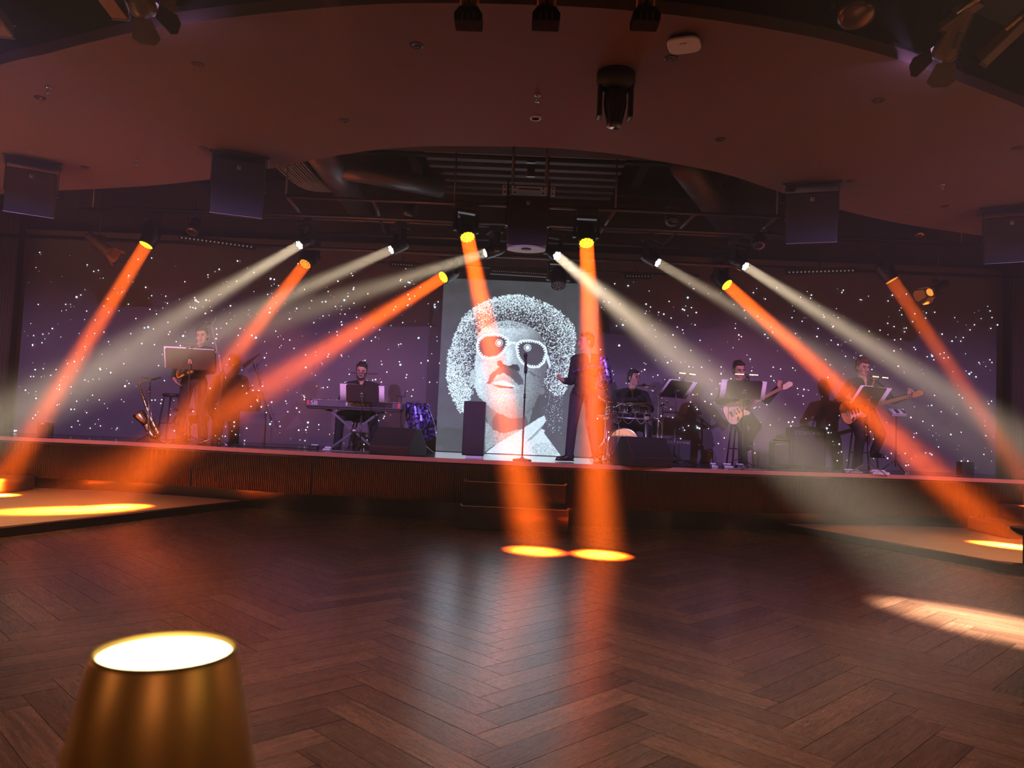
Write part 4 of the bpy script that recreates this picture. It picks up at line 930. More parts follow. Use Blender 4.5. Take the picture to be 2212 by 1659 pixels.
sax('tenor_saxophone', 'aged brass saxophone resting on its stand near the left end of the stage',
    [A_(328, 819), A_(316, 822), A_(306, 825), A_(302, 832), A_(305, 845), A_(311, 863), A_(319, 885), A_(328, 907), A_(337, 926), A_(342, 936), A_(338, 943), A_(329, 940), A_(322, 928), A_(317, 917)],
    [.009, .011, .013, .014, .017, .021, .026, .032, .037, .041, .043, .045, .047, .05], (A_(317, 917), A_(299, 893), .05, .085), (0, -1, 0), M['brassold'], sp)
t = thing('saxophone_stand', 'dark folding stand with small tray holding the aged brass saxophone', 'instrument stand', sp)
o = V(sp)
g = G(); g.tube([A_(325, 825, 11.05) - o, A_(318, 950, 11.05) - o], .008); g.build('post', M['darksteel'], t)
g = G(); g.box(A_(317, 817, 11.05) - o, (.13, .10, .012), Matrix.Rotation(.12, 3, 'Y')); g.box(A_(337, 818, 11.05) - o, (.13, .10, .012), Matrix.Rotation(-.35, 3, 'Y')); g.build('tray', M['black'], t)
for a in (20, 150, 270):
    g = G(); q0 = A_(318, 940, 11.05) - o; a = math.radians(a); g.cyl(q0, V((q0.x + .2 * math.cos(a), q0.y + .12 * math.sin(a), .008)), .009); g.build('leg', M['black'], t)
g = G(); q0 = A_(322, 905, 11.02) - o; g.tube([q0 + V((-.06, 0, .0)), q0 + V((0, .04, 0)), q0 + V((.06, 0, 0))], .008); g.build('cradle', M['black'], t)
fp = A_(322, 900, 10.86); t = thing('flute', 'slim silver flute standing upright in front of the aged brass saxophone', 'flute', (fp.x, 10.86, STAGE)); o = t.location
g = G(); g.tube([A_(323, 836, 10.86) - o, A_(319, 948, 10.86) - o], .008); g.build('body_tube', M['chrome'], t)
g = G()
for k in range(14): p = A_(323, 846, 10.86).lerp(A_(319, 935, 10.86), k / 13) - o; g.ell(p + V((0, -.01, 0)), (.009, .005, .009))
g.build('key_cups', M['chrome'], t)
g = G(); g.cyl((A_(319, 948, 10.86) - o) * 1, V((A_(319, 948, 10.86).x - o.x, 0, 0.004)), .006, .03); g.build('peg', M['black'], t)
so = V(SAX)
def sl(x, y, z): return so + V((x, y, z))
sax('alto_saxophone', 'shiny golden saxophone held by the standing person at left, bell to the right',
    [sl(.075, -.19, 1.40), sl(.06, -.26, 1.42), sl(.02, -.28, 1.38), sl(-.02, -.27, 1.25), sl(-.07, -.27, 1.12), sl(-.12, -.27, 1.01), sl(-.135, -.27, .965), sl(-.115, -.28, .94), sl(-.07, -.29, .955), sl(-.01, -.29, 1.0)],
    [.008, .011, .012, .016, .022, .029, .033, .035, .037, .04], (sl(-.02, -.29, .995), sl(.14, -.31, 1.055), .04, .062), (0, -.9, .3), M['brass'], (so.x - .05, so.y - .27, STAGE + .9))

def stool(label, loc, h, rz=0):
    t = thing('tall_stool', label, 'stool', loc, rz, 'black stools')
    g = G(); g.lathe([(.15, h - .05), (.165, h - .04), (.17, h - .015), (.15, h)], (0, 0, 0), (0, 0, 1), 24); g.build('seat', M['black'], t)
    for k in range(4):
        a = PI / 4 + k * PI / 2; g = G(); g.tube([(.10 * math.cos(a), .10 * math.sin(a), h - .05), (.15 * math.cos(a), .15 * math.sin(a), h * .9), (.22 * math.cos(a), .22 * math.sin(a), .01)], .0125, 8, 3); g.build('leg', M['black'], t)
    rr = .187; g = G(); pts = [(rr * math.cos(PI / 4 + k * PI / 2), rr * math.sin(PI / 4 + k * PI / 2), h * .38) for k in range(5)]; g.tube(pts, .008, 8); g.build('footrest', M['black'], t)
stool('black round stool standing between the aged saxophone and the standing person', atstage(374, 900, 11.45), .72)
stool('black tall stool under the person playing the cream guitar', (GTA[0] + .04, GTA[1] + .04, STAGE), .68)
stool('black tall stool under the curly-haired person at the right end', (GTB[0] + .03, GTB[1] + .06, STAGE), .74)
stool('low black stool under the keyboard player', (KEY[0], KEY[1] + .03, STAGE), .46)
stool('low black drum seat behind the drums', (DRM[0], DRM[1] + .03, STAGE), .50)

def music_stand(label, px, py, Y, w, h, rz, tilt, lamp=None, lampy=.1, lampx=.0, lean=0):
    p = at(px, py, Y); hz_ = p.z - STAGE; t = thing('music_stand', label, 'music stand', (p.x, Y, STAGE), rz)
    tl = math.radians(tilt); uy = V((0, -math.sin(tl), math.cos(tl))); ux = V((1, 0, 0)); n = ux.cross(uy)
    c = V((0, 0, hz_)); R = Matrix((ux, -n, uy)).transposed()
    g = G(); r = .02; g.prism([(-w / 2, -h / 2), (w / 2, -h / 2), (w / 2, h / 2 - r), (w / 2 - r, h / 2), (-w / 2 + r, h / 2), (-w / 2, h / 2 - r)], c, ux, uy, -.003); g.box(c + uy * (-h / 2) - n * .025, (w, .05, .003), R); g.build('desk', M['black'], t)
    g = G(); g.box(c + n * .012 - uy * .03, (.05, .02, .06), R); g.ell(c + n * .035 - uy * .0, (.028, .012, .012)); g.build('clamp', M['steel'], t)
    g = G(); g.tube([c + n * .015 - uy * .03, (0, .01, hz_ - .12), (0, .01, .45)], .008, 10); g.cyl((0, .01, .5), (0, .01, .12), .012); g.build('pole', M['darksteel'], t)
    for a in (-90, 30, 150):
        a = math.radians(a); g = G(); g.tube([(0, .01, .16), (.2 * math.cos(a), .01 + .2 * math.sin(a), .05), (.26 * math.cos(a), .01 + .26 * math.sin(a), .01)], .007, 8, 3); g.build('leg', M['darksteel'], t)
    if lamp:
        b = c + uy * (h / 2 + lampy) + V((lampx, -.0, 0)); lw = .36
        g = G(); g.tube([c + uy * h / 2 + V((lampx, 0, -.02)), b + V((0, .0, -.01))], .006, 8); g.box(b, (lw, .03, .014)); g.build('lamp_bar', M['black'], t)
        if lamp == 'lit':
            for k in (-1, 1):
                gg = G(); gg.box(b + V((k * .10, -.017, -.001)), (.125, .004, .014)); gg.build('lamp_slit', M['slit'], t)
    return t, c, ux, uy, n
def sheet(st, label, x0, x1, y0, y1, off=.004, m=None):
    t, c, ux, uy, n = st; Rz = Matrix.Rotation(t.rotation_euler.z, 3, 'Z')
    mid = c + ux * (x0 + x1) / 2 + uy * (y0 + y1) / 2 - n * off; o = thing('music_sheet', label, 'sheet music', t.location + Rz @ mid, t.rotation_euler.z, 'sheets on the music stands')
    g = G(); k = 6; vs = []
    for i in range(k + 1):
        u = -1 + 2 * i / k; bow = .004 * (1 - u * u)
        for v in (-1, 1): vs.append(ux * u * (x1 - x0) / 2 + uy * v * (y1 - y0) / 2 - n * bow)
    vs2 = [p - n * .0015 for p in vs]; N_ = len(vs)
    fs = [(2 * i, 2 * i + 1, 2 * i + 3, 2 * i + 2) for i in range(k)] + [(2 * i + N_, 2 * i + 2 + N_, 2 * i + 3 + N_, 2 * i + 1 + N_) for i in range(k)] + [(2 * i, 2 * i + 2, 2 * i + 2 + N_, 2 * i + N_) for i in range(k)] + [(2 * i + 1, 2 * i + 1 + N_, 2 * i + 3 + N_, 2 * i + 3) for i in range(k)]
    g.add(vs + vs2, fs, True); g.build('page', m or M['paper'], o)
s1 = music_stand('black music stand with wide desk in front of the standing saxophonist', 411, 776, 10.62, .66, .30, .12, 22, 'off', .06, .03)
sheet(s1, 'white sheet edge showing above and left of the saxophonist stand', -.345, -.05, -.14, .168); sheet(s1, 'white sheet edge showing above the right half of the saxophonist stand', -.02, .322, -.14, .158)
s2 = music_stand('black music stand with open sheets in front of the keyboard player', 783, 849, 10.55, .45, .24, 0, 18, 'off', .16, .03)
sheet(s2, 'white sheet sticking out left of the keyboard music stand', -.31, -.05, -.115, .12); sheet(s2, 'white sheet sticking out right of the keyboard music stand', .05, .30, -.125, .11)
s3 = music_stand('tilted turned music stand between the drums and the cream guitar', 1462, 841, 10.6, .44, .30, .62, 42, 'lit', .13, -.02)
sheet(s3, 'white sheet strip along the left edge of the turned music stand', -.265, -.05, -.15, .16); sheet(s3, 'white sheet strip along the right edge of the turned music stand', .05, .31, -.16, .15)
s4 = music_stand('black music stand in front of the person with the cream guitar', 1607, 842, 10.65, .50, .27, .06, 20, 'lit', .085, .0)
sheet(s4, 'white sheet sticking out left of the stand before the cream guitar', -.33, -.03, -.135, .135); sheet(s4, 'white sheet sticking out right of the stand before the cream guitar', .03, .31, -.14, .13)
s5 = music_stand('black music stand before the curly-haired person at the right end', 1880, 855, 10.6, .50, .29, .5, 36, 'lit', .16, -.06)
sheet(s5, 'narrow white sheet strip left on the stand at the right end', -.31, -.03, -.145, .15); sheet(s5, 'white sheet sticking out right of the stand at the right end', .03, .35, -.15, .145)

# boom microphone of the saxophonist
b = atstage(470, 950, 10.72); t = thing('boom_microphone_stand', 'slim boom stand holding a long microphone before the saxophonist', 'microphone stand', b); o = V(b)
q = lambda px, py, Y=10.75: at(px, py, Y) - o
g = G(); g.cyl((0, 0, .1), q(478, 804), .009); g.ell(q(478, 804), .018); g.build('pole', M['darksteel'], t)
g = G(); g.cyl(q(489, 821), q(452, 703), .007); g.cyl(q(489, 821), q(486, 812), .014); g.build('boom_arm', M['steel'], t)
for a in (200, 320, 80):
    a = math.radians(a); g = G(); g.cyl((0, 0, .13), (.27 * math.cos(a), .27 * math.sin(a), .012), .008); g.build('leg', M['steel'], t)
g = G(); g.cyl(q(455, 697), q(440, 706), .014, .011); g.build('clip', M['black'], t)
mo = at(448, 698, 10.72); t = thing('microphone', 'long dark microphone held by the boom stand in front of the saxophonist', 'microphone', mo)
g = G(); g.cyl(at(463, 686, 10.72) - mo, at(443, 702, 10.72) - mo, .013, .02); g.build('body_tube', M['black'], t); g = G(); g.cap(at(443, 702, 10.72) - mo, at(434, 709, 10.72) - mo, .028); g.build('windscreen', M['grille'], t)
g = G(); g.tube([at(463, 686, 10.72) - mo, at(466, 690, 10.72) - mo, at(458, 706, 10.72) - mo, at(470, 760, 10.74) - mo, at(479, 815, 10.76) - mo, at(476, 860, 10.78) - mo, at(466, 875, 10.8) - mo], .004, 6, 4); g.build('cable', M['cablegrey'], t)
# centre microphone stand
b = atstage(1128, 985, 10.12); t = thing('microphone_stand', 'straight microphone stand with round base at the stage centre before the screen', 'microphone stand', b)
g = G(); g.lathe([(.125, 0), (.125, .012), (.115, .02), (.03, .032), (.015, .05)], (0, 0, 0), (0, 0, 1), 28); g.build('base', M['darksteel'], t)
g = G(); g.cyl((0, 0, .03), (0, 0, .85), .011); g.cyl((0, 0, .85), (0, 0, 1.17), .008); g.cyl((0, 0, .82), (0, 0, .88), .015); g.build('pole', M['darksteel'], t)
g = G(); g.cyl((0, 0, 1.15), (.0, -.01, 1.24), .02, .023); g.build('clip', M['black'], t)
t = thing('microphone', 'black handheld microphone on the straight stand before the portrait screen', 'microphone', (b[0], b[1], STAGE + 1.2))
g = G(); g.cyl((0, -.01, .0), (-.01, -.03, .16), .014, .021); g.build('body_tube', M['black'], t); g = G(); g.ell((-.012, -.034, .185), (.027, .027, .031)); g.build('windscreen', M['grille'], t)

# keyboard
kb = at(768, 876, 10.95); t = thing('keyboard', 'long dark stage keyboard with red marks at both ends on a crossed stand', 'keyboard', kb)
g = G(); g.box((0, 0, .01), (1.36, .28, .10)); g.build('body_case', mat('keyboard_case', (.06, .05, .07), .45), t, .012)
g = G(); g.box((0, .0, -.055), (1.32, .26, .03)); g.build('underside', M['black'], t, .006)
g = G(); g.box((0, .06, .064), (1.22, .14, .012)); g.build('white_keys', M['paper'], t)
g = G()
for k in range(36):
    if k % 7 not in (2, 6): g.box((-.59 + k * .0338, .03, .074), (.014, .09, .012))
g.build('black_keys', M['black'], t)
g = G()
for k in range(14): g.cyl((-.45 + k * .035, -.09, .06), (-.45 + k * .035, -.09, .075), .007)
g.build('knobs', M['chrome'], t)
for x in (-.64, .64):
    g = G(); g.box((x, -.142, .015), (.032, .004, .07)); g.build('red_mark', M['red'], t)
text('SB', 'lettering', .085, M['lilactext'], t, (-.555, -.143, .01), (PI / 2, 0, 0), sx=1.2)
text('Roland', 'lettering', .068, M['lilactext'], t, (.06, -.143, .012), (PI / 2, 0, 0), sx=1.05)
g = G(); g.box((-.075, -.142, .012), (.07, .004, .045)); g.build('emblem', M['lilactext'], t)
g = G(); g.box((.20, -.142, .012), (.03, .004, .01)); g.build('print', M['lilactext'], t)
t = thing('keyboard_stand', 'crossed black keyboard stand under the long keyboard', 'keyboard stand', (kb.x, 10.95, STAGE)); hk = kb.z - STAGE - .075
for k in (-1, 1):
    g = G(); g.box((0, k * .012, hk / 2), (.03, .022, math.hypot(.72, hk) + .0), Matrix.Rotation(math.atan2(.72, hk) * k, 3, 'Y')); g.build('leg', M['darksteel'], t)
g = G()
for x in (-.38, .38): g.cyl((x, -.13, hk - .005), (x, .13, hk - .005), .017); g.cyl((x, -.17, .02), (x, .17, .02), .018)
g.build('crossbar', M['black'], t); g = G(); g.cyl((0, -.04, hk / 2), (0, .04, hk / 2), .045); g.build('locking_disc', M['steel'], t)

# sequin jacket on its stand, small tray stand, pedals
b = atstage(907, 960, 11.1); t = thing('sequin_jacket', 'dark blue sequined jacket hung on a stand left of the portrait screen', 'jacket', (b[0], b[1], STAGE + .15)); o = t.location
q = lambda px, py, Y=11.1: at(px, py, Y) - o
g = G(); g.tube([q(900, 875), q(903, 900), q(910, 930), q(917, 953)], [.11, .13, .135, .10], 20, 5); g.tube([q(884, 876), q(884, 900), q(893, 935)], [.05, .055, .03], 14, 4); g.tube([q(918, 880), q(930, 915), q(936, 945)], [.05, .06, .045], 14, 4); g.cap(q(882, 874), q(921, 878), .045)
for k in range(70):
    r_ = random.random; g.ell(q(885 + r_() * 45, 872 + r_() * 78, 11.02 + r_() * .05), .018, None, 8, 5)
link('cloth', remesh(g, .009, 1), M['sequin'], t)
t = thing('jacket_stand', 'thin dark stand carrying the sequined jacket', 'stand', b); o = V(b)
g = G(); g.cyl((.02, 0, .05), at(903, 866, 11.1) - o, .009); g.build('pole', M['darksteel'], t)
for a in (-100, 20, 150): a = math.radians(a); g = G(); g.cyl((.02, 0, .16), (.02 + .19 * math.cos(a), .15 * math.sin(a), .01), .009); g.build('leg', M['steel'], t)
b = atstage(867, 930, 11.3); t = thing('tray_stand', 'small dark tray on a thin tripod right of the keyboard', 'stand', b); o = V(b)
g = G(); g.cyl((0, 0, .2), at(867, 857, 11.3) - o, .008); g.build('pole', M['darksteel'], t); g = G(); g.box(at(867, 856, 11.3) - o, (.14, .12, .012)); g.tube([at(874, 856, 11.3) - o, at(877, 843, 11.3) - o], .005); g.build('tray', M['black'], t)
for a in (-100, 20, 150): a = math.radians(a); g = G(); g.cyl((0, 0, .4), (.16 * math.cos(a), .16 * math.sin(a), .01), .008); g.build('leg', M['darksteel'], t)

# wedges and sub
def wedge(px, Y, label, rz, s=1.):
    p = atstage(px, 950, Y); t = thing('wedge_monitor', label, 'speaker', p, rz, 'wedge monitors')
    w = .60 * s; pr = [(-.24, 0), (.22, 0), (.25, .10), (.06, .37), (-.08, .37), (-.26, .12)]; pr = [(y * s, z * s) for y, z in pr]
    g = G(); g.prism(pr, (-w / 2, 0, 0), (0, 1, 0), (0, 0, 1), w); g.build('cabinet', mat('wedge_black', (.012, .010, .011), .55), t, .012)
    a, b_ = V((0, .25 * s, .10 * s)), V((0, .06 * s, .37 * s)); n_ = V((0, .27, .19)).normalized(); g = G(); g.box((a + b_) / 2 + n_ * .004, (w * .92, (b_ - a).length * .9, .008), Matrix((V((1, 0, 0)), (b_ - a).normalized(), n_)).transposed()); g.build('grille', M['grille'], t)
    g = G(); g.box((-w * .5 + .002, -.05, .2), (.01, .1, .03)); g.build('handle', M['black'], t)
wedge(862, 10.15, 'black wedge monitor in front of the keyboard near the sequined jacket', -.38, .98)
wedge(1388, 9.98, 'black wedge monitor in front of the drums', .42, 1.02)
p = atstage(1024, 940, 10.22); t = thing('column_speaker', 'plain dark upright speaker box at the left foot of the portrait screen', 'speaker', p)
g = G(); g.box((0, 0, .395), (.285, .30, .71)); g.build('cabinet', M['cabinet'], t, .01); g = G(); g.box((0, -.153, .395), (.27, .008, .69)); g.build('grille', M['grille'], t, .003)
g = G(); g.box((.02, -.03, .02), (.22, .2, .035)); g.build('foot', M['paper'], t)

# guitars
def guitar(name, label, c, e, m, pick, holes):
    c, e = V(c), V(e); t = thing(name, label, 'guitar', c); d = (e - c).normalized(); n = V((0, -1, 0)); n = (n - d * n.dot(d)).normalized(); u = n.cross(d); L = (e - c).length
    sc = 1.0
    out = [(-.20, .02), (-.19, .10), (-.13, .155), (-.05, .15), (.02, .115), (.07, .12), (.13, .145), (.16, .125), (.13, .085), (.085, .04), (.085, -.03), (.12, -.07), (.135, -.105), (.10, -.125), (.04, -.105), (-.04, -.125), (-.12, -.16), (-.185, -.12), (-.205, -.05)]
    P = []
    for i in range(len(out)):
        p0, p1, p2, p3 = [V((*out[(i + k - 1) % len(out)], 0)) for k in range(4)]
        for tt in (0, .33, .66): P.append(.5 * ((2 * p1) + (p2 - p0) * tt + (2 * p0 - 5 * p1 + 4 * p2 - p3) * tt * tt + (3 * p1 - p0 - 3 * p2 + p3) * tt ** 3))
    g = G(); g.prism([(p.x, p.y) for p in P], -n * .022, d, u, .042 if d.cross(u).dot(n) > 0 else -.042); g.build('body', m, t, .006)
    fn = n * .024
    g = G(); pk = [(-.09, -.10), (-.02, -.085), (.08, -.06), (.09, .04), (.03, .06), (-.03, .02), (-.08, -.03)]; g.prism(pk, fn, d, u, .003 if d.cross(u).dot(n) > 0 else -.003); g.build('pickguard', pick, t)
    R = Matrix((d, u, d.cross(u))).transposed()
    g = G(); g.box(d * (.07 + (L - .07) / 2) + fn * .7, (L - .07, .048, .022), R); g.build('neck', mat('neck_wood', (.35, .16, .07), .4), t, .004)
    g = G(); g.prism([(0, -.03), (.05, -.045), (.15, -.04), (.17, .0), (.13, .04), (.03, .03)], d * L + fn * .4, d, u, .012 if d.cross(u).dot(n) > 0 else -.012); g.build('headstock', m, t, .003)
    g = G()
    for k in range(6): g.cyl(d * (L + .03 + k * .02) + u * .04 + fn, d * (L + .03 + k * .02) + u * .055 + fn, .006, None, 8)
    g.build('tuners', M['chrome'], t)
    g = G()
    for x in (-.05, -.005, .04): g.box(d * x + fn + n * .006, (.022, .08, .012), R)
    g.build('pickups', M['black'] if holes else M['chrome'], t)
    g = G(); g.box(d * -.11 + fn + n * .006, (.03, .08, .014), R); g.build('bridge', M['chrome'], t)
    g = G()
    for k in range(3): p = d * (-.10 - .012 * k + .05) + u * (-.085 - .015 * k + .0) + fn; g.cyl(p, p + n * .016, .011, None, 10)
    g.build('knobs', M['black'], t)
    g = G()
    for k in range(6): g.cyl(d * -.11 + u * (-.02 + .008 * k) + n * .04, d * L + u * (-.018 + .007 * k) + n * .033, .0007, None, 4)
    g.build('strings', M['steel'], t)
ga = V(GTA); guitar('electric_guitar', 'cream electric guitar held by the seated person behind the fourth music stand', ga + V((-.10, -.28, .815)), ga + V((.50, -.33, 1.16)), M['cream'], mat('gold_guard', (.85, .62, .12), .3), False)
gb_ = V(GTB); guitar('bass_guitar', 'tan wooden guitar with dark pickups held by the curly-haired person', gb_ + V((-.25, -.27, .875)), gb_ + V((.52, -.33, 1.13)), M['wood'], mat('tan_guard', (.75, .45, .28), .4), True)
for o_, lb, (x0, z0, x1, z1) in ((ga, 'dark strap over the shoulder of the person with the cream guitar', (-.2, .9, .10, 1.0)), (gb_, 'red-brown strap over the shoulder of the curly-haired person', (-.36, .9, -.02, 1.05))):
    t = thing('guitar_strap', lb, 'strap', o_ + V((0, 0, 1.0))); g = G(); dz = 1.285 if o_ is ga else 1.385
    pts = [(x0, -.20, z0 - 1), (-.10, -.185, z0 - .82), (.05, -.155, dz - 1.12), (.105, -.075, dz - .985), (.10, .03, dz - .97), (.04, .13, dz - 1.12)]
    g.tube([V(p) for p in pts], .013, 8, 4); g.build('band', mat('strap_cloth', (.03, .02, .02) if o_ is ga else (.35, .10, .06), .7), t)

# ------------------------------------------------------------------ drums
def zs_(py, px, Y): return at(px, py, Y).z - STAGE
b = atstage(1352, 950, 11.35); t = thing('drum_rack', 'silver tubular drum rack with small drums in front of the drummer', 'drum rack', b); o = V(b)
q = lambda px, py, Y=11.35: at(px, py, Y) - o
g = G(); g.cyl(q(1286, 899), q(1417, 907), .021); g.build('rack_bar', M['steel'], t)
for px in (1310, 1397):
    g = G(); top_ = q(px, 903); g.cyl(top_, (top_.x, 0, .03), .021); g.cyl((top_.x, -.2, .02), (top_.x, .2, .02), .018); g.build('leg', M['steel'], t)
    g = G(); g.box(top_, (.07, .06, .06)); g.box((top_.x, 0, .30), (.055, .055, .05)); g.box((top_.x, 0, .04), (.07, .07, .07)); g.build('joint_clamp', M['chrome'], t, .008)
for px, py, r, nm in ((1322, 891, .085, 0), (1345, 888, .10, 1), (1372, 888, .10, 2), (1392, 890, .085, 3)):
    c = q(px, py, 11.38); ax = V((0, .45, 1)).normalized()
    g = G(); g.cyl(c - ax * .06, c + ax * .05, r, r, 24); g.build('drum', M['drum'], t)
    g = G(); g.cyl(c + ax * .05, c + ax * .058, r * .98, None, 24); g.build('drum_head', M['drumhead'], t)
    g = G(); g.lathe([(r + .001, 0), (r + .008, 0), (r + .008, .014), (r + .001, .014)], c + ax * .045, ax, 24); g.lathe([(r + .001, 0), (r + .006, 0), (r + .006, .012), (r + .001, .012)], c - ax * .062, ax, 24)
    for k in range(6):
        a = k * PI / 3; Rb = basis(ax); e = Rb @ V((math.cos(a), math.sin(a), 0)) * (r + .008); g.cyl(c + e - ax * .055, c + e + ax * .05, .005, None, 6)
    g.build('hoop', M['chrome'], t)
    g = G(); g.cyl(c - ax * .05, V((c.x, 0, q(px, 905).z)), .010); g.build('mount', M['chrome'], t)
for k, (xa_, xb_) in enumerate(((1325, 1342), (1346, 1368), (1375, 1396))):
    a, c = q(xa_, 906, 11.30), q(xb_, 907, 11.30); mdl = (a + c) / 2 + V((0, 0, -.06)); g = G(); g.tube([a, mdl, c], .005, 6, 6); g.build('cable', M['cablegrey'], t)
g = G(); g.tube([q(1332, 905, 11.3), q(1338, 930, 11.28), q(1332, 965, 11.25), q(1326, 975, 11.25), q(1335, 982, 11.2)], .005, 6, 5); g.build('cable', M['cablegrey'], t)
kb_ = atstage(1347, 950, 11.5); t = thing('bass_drum', 'grey-fronted bass drum on the floor behind the wedge monitor', 'drum', kb_); R_ = .235
g = G(); g.cyl((0, 0, R_ + .02), (0, .38, R_ + .02), R_, None, 36); g.build('drum', M['drum'], t)
g = G(); g.cyl((0, -.012, R_ + .02), (0, .0, R_ + .02), R_ * .965, None, 36); g.build('drum_head', mat('bass_head', (.16, .14, .18), .4), t)
g = G(); g.lathe([(R_ - .008, -.015), (R_ + .014, -.015), (R_ + .014, .02), (R_ + .001, .02)], (0, 0, R_ + .02), (0, 1, 0), 36)
for k in range(8): a = k * PI / 4 + .3; g.cyl((math.cos(a) * (R_ + .018), -.02, R_ + .02 + math.sin(a) * (R_ + .018)), (math.cos(a) * (R_ + .018), .12, R_ + .02 + math.sin(a) * (R_ + .018)), .006, None, 6)
g.build('hoop', M['chrome'], t)
for k in (-1, 1): g = G(); g.cyl((k * .19, .05, .16), (k * .27, -.08, .005), .009); g.build('leg', M['chrome'], t)
text('YAMAHA', 'lettering', .042, M['lilactext'], t, (.03, -.014, R_ * 1.62), (PI / 2, 0, 0), sx=1.15)
def cymbal(px, py, Y, r, label, base_px, tiltx=6, tilty=0, name='cymbal', boom=None, two=False):
    c = at(px, py, Y); bx = atstage(base_px, 950, Y); t = thing(name, label, 'cymbal', bx, 0, 'cymbals of the drum kit'); o = V(bx); c = c - o
    ax = V((math.sin(math.radians(tilty)), -math.sin(math.radians(tiltx)), 1)).normalized(); g = G()
    g.lathe([(r, -.012), (r * .6, -.003), (r * .2, .004), (r * .14, .018), (r * .02, .026), (r * .02, .022), (r * .13, .014), (r * .2, 0), (r * .6, -.006), (r, -.0145)], c, ax, 32); g.build('cymbal_plate', M['cymbal'], t)
    if two: g = G(); g.lathe([(r, .0), (r * .6, -.010), (r * .2, -.016), (r * .1, -.022), (.01, -.022), (r * .6, -.014)], c - ax * .025, ax, 32); g.build('cymbal_plate', M['cymbal'], t)
    g = G(); g.ell(c + ax * .035, (.014, .014, .01)); top_ = V((0, 0, c.z - .05)) if not boom else V(at(*boom, Y)) - o
    if boom: g.cyl(c, top_, .009); g.cyl(top_, top_ + (top_ - c).normalized() * .17, .009); g.ell(top_, .026); 
    else: g.cyl(c - ax * .01, top_ + V((c.x, 0, -.02)), .007)
    g.build('arm', M['chrome'], t)
    bx2 = 0 if not boom else top_.x
    g = G(); zt_ = top_.z; cx_ = c.x if not boom else top_.x; g.cyl((cx_, top_.y if boom else c.y, zt_), (cx_, 0, .12), .011); g.cyl((cx_, 0, zt_ * .55), (cx_, 0, .12), .015); g.build('pole', M['chrome'], t)
    for a in (-80, 40, 160): a = math.radians(a); g = G(); g.cyl((cx_, 0, .32), (cx_ + .23 * math.cos(a), .23 * math.sin(a), .01), .010); g.cyl((cx_, 0, .12), (cx_ + .14 * math.cos(a), .14 * math.sin(a), .12), .006); g.build('leg', M['chrome'], t)
cymbal(1391, 832, 11.45, .18, 'dark cymbal below the drummer face on a silver boom arm', 1424, 8, 0, boom=(1424, 856))
cymbal(1432, 876, 11.75, .17, 'dark cymbal right of the drummer at chest height', 1432, 5, 3)
cymbal(1312, 861, 11.6, .18, 'pale-edged cymbal left of the drummer behind the orange beam', 1300, 16, 14, two=True)
for px, y0, Y, lb in ((1407, 925, 11.2, 'thin silver drum stand legs right of the bass drum'),):
    bx = atstage(px + 22, 950, Y); t = thing('snare_stand', lb, 'drum stand', bx); g = G(); g.cyl((0, 0, .12), (0, 0, .55), .014); g.build('pole', M['chrome'], t)
    for a in (-60, 60, 180): a = math.radians(a); g = G(); g.cyl((0, 0, .35), (.24 * math.cos(a), .24 * math.sin(a), .01), .010); g.build('leg', M['chrome'] if a < 1 else M['brass'], t)
    g = G(); g.tube([(0, 0, .55), (-.06, -.02, .64), (-.13, -.02, .66)], .008, 8, 3); g.build('arm', M['chrome'], t)
dd = V(DRM)
for (p0, p1, lb) in (((-.04, -.36, .86), (.36, -.50, .90), 'pale drumstick in the drummer right hand pointing right'), ((.06, -.40, .85), (-.26, -.58, .86), 'drumstick in the drummer left hand across the small drums')):
    t = thing('drumstick', lb, 'drumstick', dd + V(p0)); g = G(); v = V(p1) - V(p0); g.cyl(-v * .12, v, .008, .006); g.ell(v, (.009, .009, .009)); g.build('shaft', mat('maple', (.6, .45, .3), .5), t)

# ------------------------------------------------------------------ amplifiers, pads, pedals, cables
def amp(px, Y, w, h_, d, label, rz=0):
    p = atstage(px, 950, Y); t = thing('guitar_amplifier', label, 'amplifier', p, rz); g = G(); g.box((0, 0, h_ / 2 + .02), (w, d, h_)); g.build('cabinet', mat('amp_tolex', (.02, .018, .02), .6, bump=.4), t, .02)
    g = G(); g.box((0, -d / 2 - .004, h_ * .42 + .02), (w * .9, .01, h_ * .72)); g.build('grille', mat('amp_grille', (.045, .04, .045), .8, bump=.5, bscale=200), t); g = G(); g.box((0, -d / 2 - .006, h_ * .9), (w * .86, .01, h_ * .1)); g.build('control_panel', M['darksteel'], t)
    for k in range(6): g = G(); g.cyl((-w * .35 + k * w * .12, -d / 2 - .01, h_ * .9), (-w * .35 + k * w * .12, -d / 2 - .025, h_ * .9), .011); g.build('knob', M['chrome'], t)
    g = G(); g.tube([(-.1, 0, h_ + .02), (-.07, 0, h_ + .045), (.07, 0, h_ + .045), (.1, 0, h_ + .02)], .01, 8, 3); g.build('handle', M['black'], t)
amp(1740, 12.1, .54, .60, .28, 'tall dark amplifier between the two guitarists against the star curtain')
amp(1683, 11.95, .24, .38, .24, 'low dark amplifier just left of the tall one')
amp(1462, 12.15, .40, .34, .28, 'low dark amplifier behind the turned music stand')
b = atstage(1937, 950, 11.3); t = thing('drum_pad', 'small pale sampler pad on a thin pole right of the curly-haired person', 'sampler pad', b); hz2 = at(1937, 891, 11.3).z - STAGE
g = G(); g.box((0, 0, hz2), (.22, .16, .05), Matrix.Rotation(.5, 3, 'X')); g.build('case', mat('pad_grey', (.45, .42, .5), .4), t, .008)
for k in range(4): g = G(); g.box((-.075 + k * .05, -.03, hz2 + .012), (.04, .1, .02), Matrix.Rotation(.5, 3, 'X')); g.build('pad', M['black'] if k % 2 else M['paper'], t)
